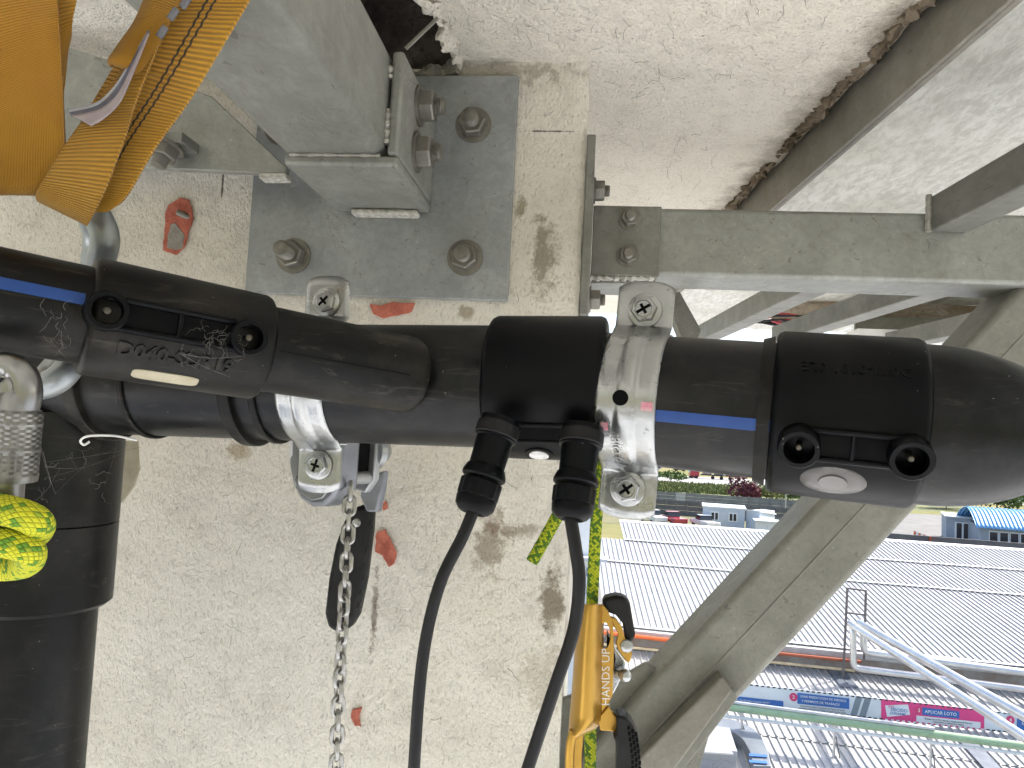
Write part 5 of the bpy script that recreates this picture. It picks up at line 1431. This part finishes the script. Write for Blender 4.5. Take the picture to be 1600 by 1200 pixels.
# grey block with white roof and blue roofed building, right
M_bgw = pmat('grey_render_wall', (.36,.39,.42), (.30,.33,.36), .8, .8)
a_ = cabin((1478,846), (1520,850), 3.0, 6, M_bgw, M_cabr, 'grey block with white roof left of the blue roofed building', 'grey_building', windows=((.62,.3,2.5,1.7),))
bb = thing('blue_roof_building', G(1570, 862), 'grey building with bright blue corrugated roof at the right edge', 'building')
p0, p1 = G(1531, 857), G(1680, 869); u_ = (p1-p0).normalized(); n_ = V((-u_.y, u_.x, 0)); n_ = n_ if n_.y > 0 else -n_; w = (p1-p0).length; up = V((0,0,1))
mb = MB(); mb.hexa([p0,p1,p1+n_*7,p0+n_*7,p0+up*2.7,p1+up*2.7,p1+n_*7+up*2.7,p0+n_*7+up*2.7]); mb.build('wall', M_bgw, bb, smooth=0)
M_blur = pmat('blue_roof_sheet', (.16,.38,.62), (.13,.32,.55), 1, .4)
for k in range(2):
    def fn(u, v, k=k):
        x = -.6 + (w+1)*u; wave = .06*math.sin(x*2*math.pi/.42)
        if k == 0: y = -.8 + 3.6*v; z = 2.45 + 2.1*math.sin(v*math.pi/2*.92) + wave
        else: y = 2.8 + 4.6*v; z = 4.55 - .9*v*v*2 + wave
        return p0 + u_*x + n_*y + up*z
    mb = MB(); mb.grid(fn, 260, 8, uv=False); mb.build('roof_sheet', M_blur, bb, smooth=80, solid=.03)
q0_ = p0 + u_*.9 - n_*.05
for k in range(4):
    c_ = q0_ + u_*(k*1.05)
    q = [c_+up*.9, c_+u_*.98+up*.9, c_+u_*.98+n_*.04+up*.9, c_+n_*.04+up*.9]; mb = MB(); mb.hexa(q+[p+up*1.25 for p in q]); wd = mb.build('window', M_white, bb, smooth=0)
    q = [c_+u_*.1-n_*.02+up*1.0, c_+u_*.88-n_*.02+up*1.0, c_+u_*.88-n_*.003+up*1.0, c_+u_*.1-n_*.003+up*1.0]; mb = MB(); mb.hexa(q+[p+up*1.0 for p in q]); mb.build('pane', pmat('dark_glass', (.03,.035,.045), None, 4, .15), wd, smooth=0)
# striped barrier
ba = thing('striped_barrier', G(1440, 842), 'red and white striped barrier lying in the yard', 'barrier')
s0_, s1_ = G(1428, 836, .8), G(1455, 846, .8)
for k in range(7):
    q = s0_.lerp(s1_, k/7); q2 = s0_.lerp(s1_, (k+1)/7)
    mb = MB(); mb.hexa([q, q2, q2+V((0,.1,0)), q+V((0,.1,0)), q+up*.5, q2+up*.5, q2+up*.5+V((0,.1,0)), q+up*.5+V((0,.1,0))]); mb.build('board', M_pipeo if k % 2 == 0 else M_white, ba, smooth=0)
for e_ in (s0_, s1_):
    mb = MB(); mb.tube([V((e_.x, e_.y, 0)), e_], .05, 8); mb.build('leg', M_post, ba)

# vehicles -----------------------------------------------------------------------------------
M_glass = pmat('car_glass', (.03,.035,.04), None, 4, .1); M_tyre = pmat('tyre', (.02,.02,.02), None, 4, .8)
def vehicle(pos, ang, L, Wd, prof, cab, paint, label, name, cat, wheels=((.2,.33),(.8,.33)), glass=True):
    c_, s_ = math.cos(ang), math.sin(ang); f_ = V((c_, s_, 0)); l_ = V((-s_, c_, 0)); up = V((0,0,1)); o = V(pos)
    th = thing(name, o, label, cat)
    mb = MB(); mb.prism([o + f_*(x-.5)*L - l_*Wd/2 + up*z for x, z in prof], l_*Wd); mb.build('body', paint, th, smooth=0, bevel=.08)
    mb = MB(); k = [o + f_*(x-.5)*L - l_*(Wd/2-.12) + up*z for x, z in cab]; mb.prism(k, l_*(Wd-.24)); mb.build('cabin', M_glass if glass else paint, th, smooth=0, bevel=.05)
    zt_ = max(z for _, z in cab); xs_ = [x for x, z in cab if z > zt_-.15]
    mb = MB(); mb.obox(o + f_*(sum(xs_)/len(xs_)-.5)*L + up*(zt_+.02), (f_, l_, up), ((max(xs_)-min(xs_))*L/2+.06, Wd/2-.1, .03)); mb.build('roof_panel', paint, th, smooth=0, bevel=.02)
    for x, r_ in wheels:
        for sd in (-1, 1):
            mb = MB(); mb.lathe(o + f_*(x-.5)*L + l_*sd*(Wd/2-.12) + up*r_, l_*sd, [(-.1,r_*.9),(-.08,r_),(.08,r_),(.12,r_*.9),(.12,r_*.5),(.10,.01)], 18); mb.build('wheel', M_tyre, th)
    return th
carp = [(0,.35),(0,.85),(.05,.95),(.70,.98),(.97,.80),(1,.40)]; carc = [(.08,.95),(.18,1.42),(.52,1.45),(.70,.97)]
pkp = [(0,.45),(0,1.05),(.42,1.05),(.72,1.08),(.98,.98),(1,.5)]; pkc = [(.42,1.05),(.46,1.65),(.62,1.65),(.74,1.06)]
M_carw = pmat('white_car_paint', (.75,.75,.75), None, 2, .25, coat=.5); M_carr = pmat('red_car_paint', (.42,.035,.05), None, 2, .25, coat=.5); M_cark = pmat('black_car_paint', (.02,.02,.025), None, 2, .2)
vehicle(G(1020,817), 1.9, 4.9, 1.85, pkp, pkc, M_carw, 'white pickup parked behind the roof edge, beside the red one', 'parked_pickup', 'pickup')
vehicle(G(1051,820), 1.9, 4.7, 1.85, pkp, pkc, M_carr, 'red pickup parked behind the warehouse roof edge', 'parked_pickup', 'pickup')
vehicle(G(1101,826), 1.9, 4.7, 1.85, pkp, pkc, M_carw, 'white pickup parked against the site cabin', 'parked_pickup', 'pickup')
vehicle(G(1062,736), .1, 4.3, 1.8, carp, carc, M_cark, 'small black car on the far street', 'car', 'car')
tk = vehicle(G(1084,747), math.pi+.06, 2.6, 2.4, [(0,.5),(0,2.9),(.8,2.9),(1,1.6),(1,.5)], [(.62,1.7),(.62,2.6),(.84,2.6),(1.01,1.7)], M_carr, 'red truck cab with dark flatbed trailer on the far street', 'truck', 'truck', wheels=((.3,.5),(.8,.5)))
t0_ = G(1084,747)
mb = MB(); mb.obox(t0_+V((8.2,-.4,1.15)), ((1,-.06,0),(.06,1,0),(0,0,1)), (6.4,1.2,.16)); mb.build('trailer_bed', M_cark, tk, smooth=0)
for k in range(4):
    mb = MB(); mb.obox(t0_+V((3.6+k*3.2,-.2-.19*k,2.0)), ((1,-.06,0),(.06,1,0),(0,0,1)), (1.2,1.0,.65)); mb.build('load_crate', M_fdark if k % 2 else M_rust, tk, smooth=0)
    mb = MB(); mb.lathe(t0_+V((5+k*2.4,-1.4,.5)), V((0,-1,0)), [(0,.5),(.3,.5)], 16); mb.build('wheel', M_tyre, tk)

# trees and shrubs --------------------------------------------------------------------------
def leafmat(name, c1, c2):
    t = NT(name); oi = t.noise(1.3, 3, .6)
    t.col(t.mix(t.ramp(oi, [(.35, 0), (.65, 1)]), c1, c2)); t.set(Roughness=.7, Specular_IOR_Level=.25); MATS[name] = t.m; return t.m
M_lg = leafmat('green_leaves', (.045,.085,.018), (.085,.14,.03)); M_ly = leafmat('light_green_leaves', (.09,.125,.035), (.16,.165,.06)); M_lm = leafmat('maroon_leaves', (.075,.018,.028), (.13,.035,.05)); M_bark = pmat('bark', (.10,.075,.055), None, 6, .9)
def tree(base, h, cr, ch, mat, label, name='leafy_tree', n=900, leaf=.28, trunk=True, cat='tree', blobs=9):
    th = thing(name, base, label, cat)
    cc = base + V((0,0,h-ch*.5))
    cen = [cc + V((random.uniform(-1,1)*cr*.65, random.uniform(-1,1)*cr*.65, random.uniform(-.8,.8)*ch*.42)) for _ in range(blobs)]
    if trunk:
        mb = MB(); mb.tube(smoothpath([base, base+V((.1,0,h*.25)), base+V((-.05,.1,h*.5)), cc], 4), [max(.05,.05*h*(.7-.04*i)) *.55 for i in range(13)], 8)
        for c_ in cen[:5]: mb.tube([base+V((0,0,h*.35)), (base+c_)/2+V((0,0,h*.12)), c_], [.07,.05,.02], 6)
        mb.build('trunk', M_bark, th)
    mb = MB()
    for _ in range(n):
        c_ = random.choice(cen); d_ = V((random.gauss(0,1), random.gauss(0,1), random.gauss(0,1))).normalized()
        p = c_ + V((d_.x*cr*.48, d_.y*cr*.48, d_.z*ch*.30))*random.uniform(.55, 1.08)
        a_ = V((random.gauss(0,1), random.gauss(0,1), random.gauss(0,.7))).normalized(); b_ = a_.cross(V((random.gauss(0,1), random.gauss(0,1), random.gauss(0,1)))).normalized()
        s_ = leaf*random.uniform(.6, 1.3); i = len(mb.v)
        mb.v += [p-a_*s_, p-b_*s_*.55, p+a_*s_, p+b_*s_*.55]; mb.face((i,i+1,i+2,i+3))
    mb.build('crown', mat, th, smooth=0)
    return th
tree(G(1158,788), 5.0, 3.2, 4.4, M_lm, 'round maroon leaved tree behind the grey panel fence', n=1300, leaf=.30)
tree(G(1205,787), 3.6, 4.5, 3.0, M_ly, 'light green bush right of the maroon tree', 'bush', 900, .3, True, 'bush')
tree(G(1238,786), 4.6, 4.0, 4.0, M_lg, 'dark green bush beside the lamp pole', 'bush', 900, .3, True, 'bush')
tree(G(1040,752), 3.0, 6.0, 2.6, M_lg, 'green bush on the grass bank next to the clamp', 'bush', 900, .4, True, 'bush')
tree(G(1478,795), 5.5, 4.2, 4.6, M_lg, 'dark green street tree with bare trunk under the end cap', n=1300, leaf=.32)
tree(G(1557,800), 6.2, 5.6, 5.0, M_lg, 'large green tree behind the blue roofed building', n=1800, leaf=.34)
tree(G(1640,800), 6.8, 6.0, 6.0, M_lg, 'leafy green tree at the right edge of the view', n=1500, leaf=.34)
# grass bank: rough tufts, one uncountable mass
mb = MB()
for _ in range(5200):
    px = random.uniform(1000, 1260); f = random.random(); base = G(px, 752 + (px-1000)*.05 + f*15)
    hh = random.uniform(.25, .8); a_ = V((random.uniform(-1,1), random.uniform(-1,1), 0)).normalized()*random.uniform(.15,.5)
    i = len(mb.v); mb.v += [base-a_, base+a_, base+a_*.4+V((random.uniform(-.2,.2),0,hh))]; mb.face((i,i+1,i+2))
mb.build('bank_grass', M_ly, label='rough green and yellow grass on the bank above the panel fence', cat='grass', kind='stuff', smooth=0)
lp = thing('lamp_pole', G(1227, 812), 'thin grey lamp pole by the dark panel fence', 'lamp pole')
q = G(1227, 812); mb = MB(); mb.tube([q, q+V((0,0,3.6))], .06, 8); mb.build('pole', M_clad, lp); mb = MB(); mb.tube([q+V((0,0,3.6)), q+V((.5,-.2,3.75))], .05, 8); mb.build('arm', M_clad, lp)
# far buildings beyond the street
for k, (x0, x1, yb_, h, c_) in enumerate(((900,1010,738,5,(.5,.48,.45)), (1290,1420,770,6,(.28,.26,.25)), (1440,1520,778,4.2,(.24,.22,.22)), (1530,1660,783,5,(.22,.2,.19)))):
    m_ = pmat('far_wall_%d' % k, c_, None, .5, .8)
    b_ = cabin((x0,yb_), (x1,yb_+(x1-x0)*.045), h, 8, m_, M_fgrey, ['pale far building left across the street', 'dark far building across the street behind the end coupler', 'dark low building behind the street tree', 'dark far building behind the large green tree'][k], 'far_building', windows=((.2,1,2.2,1.6),(.5,1,2.2,1.6),(.8,1,2.2,1.6)))
    b_['category'] = 'building'
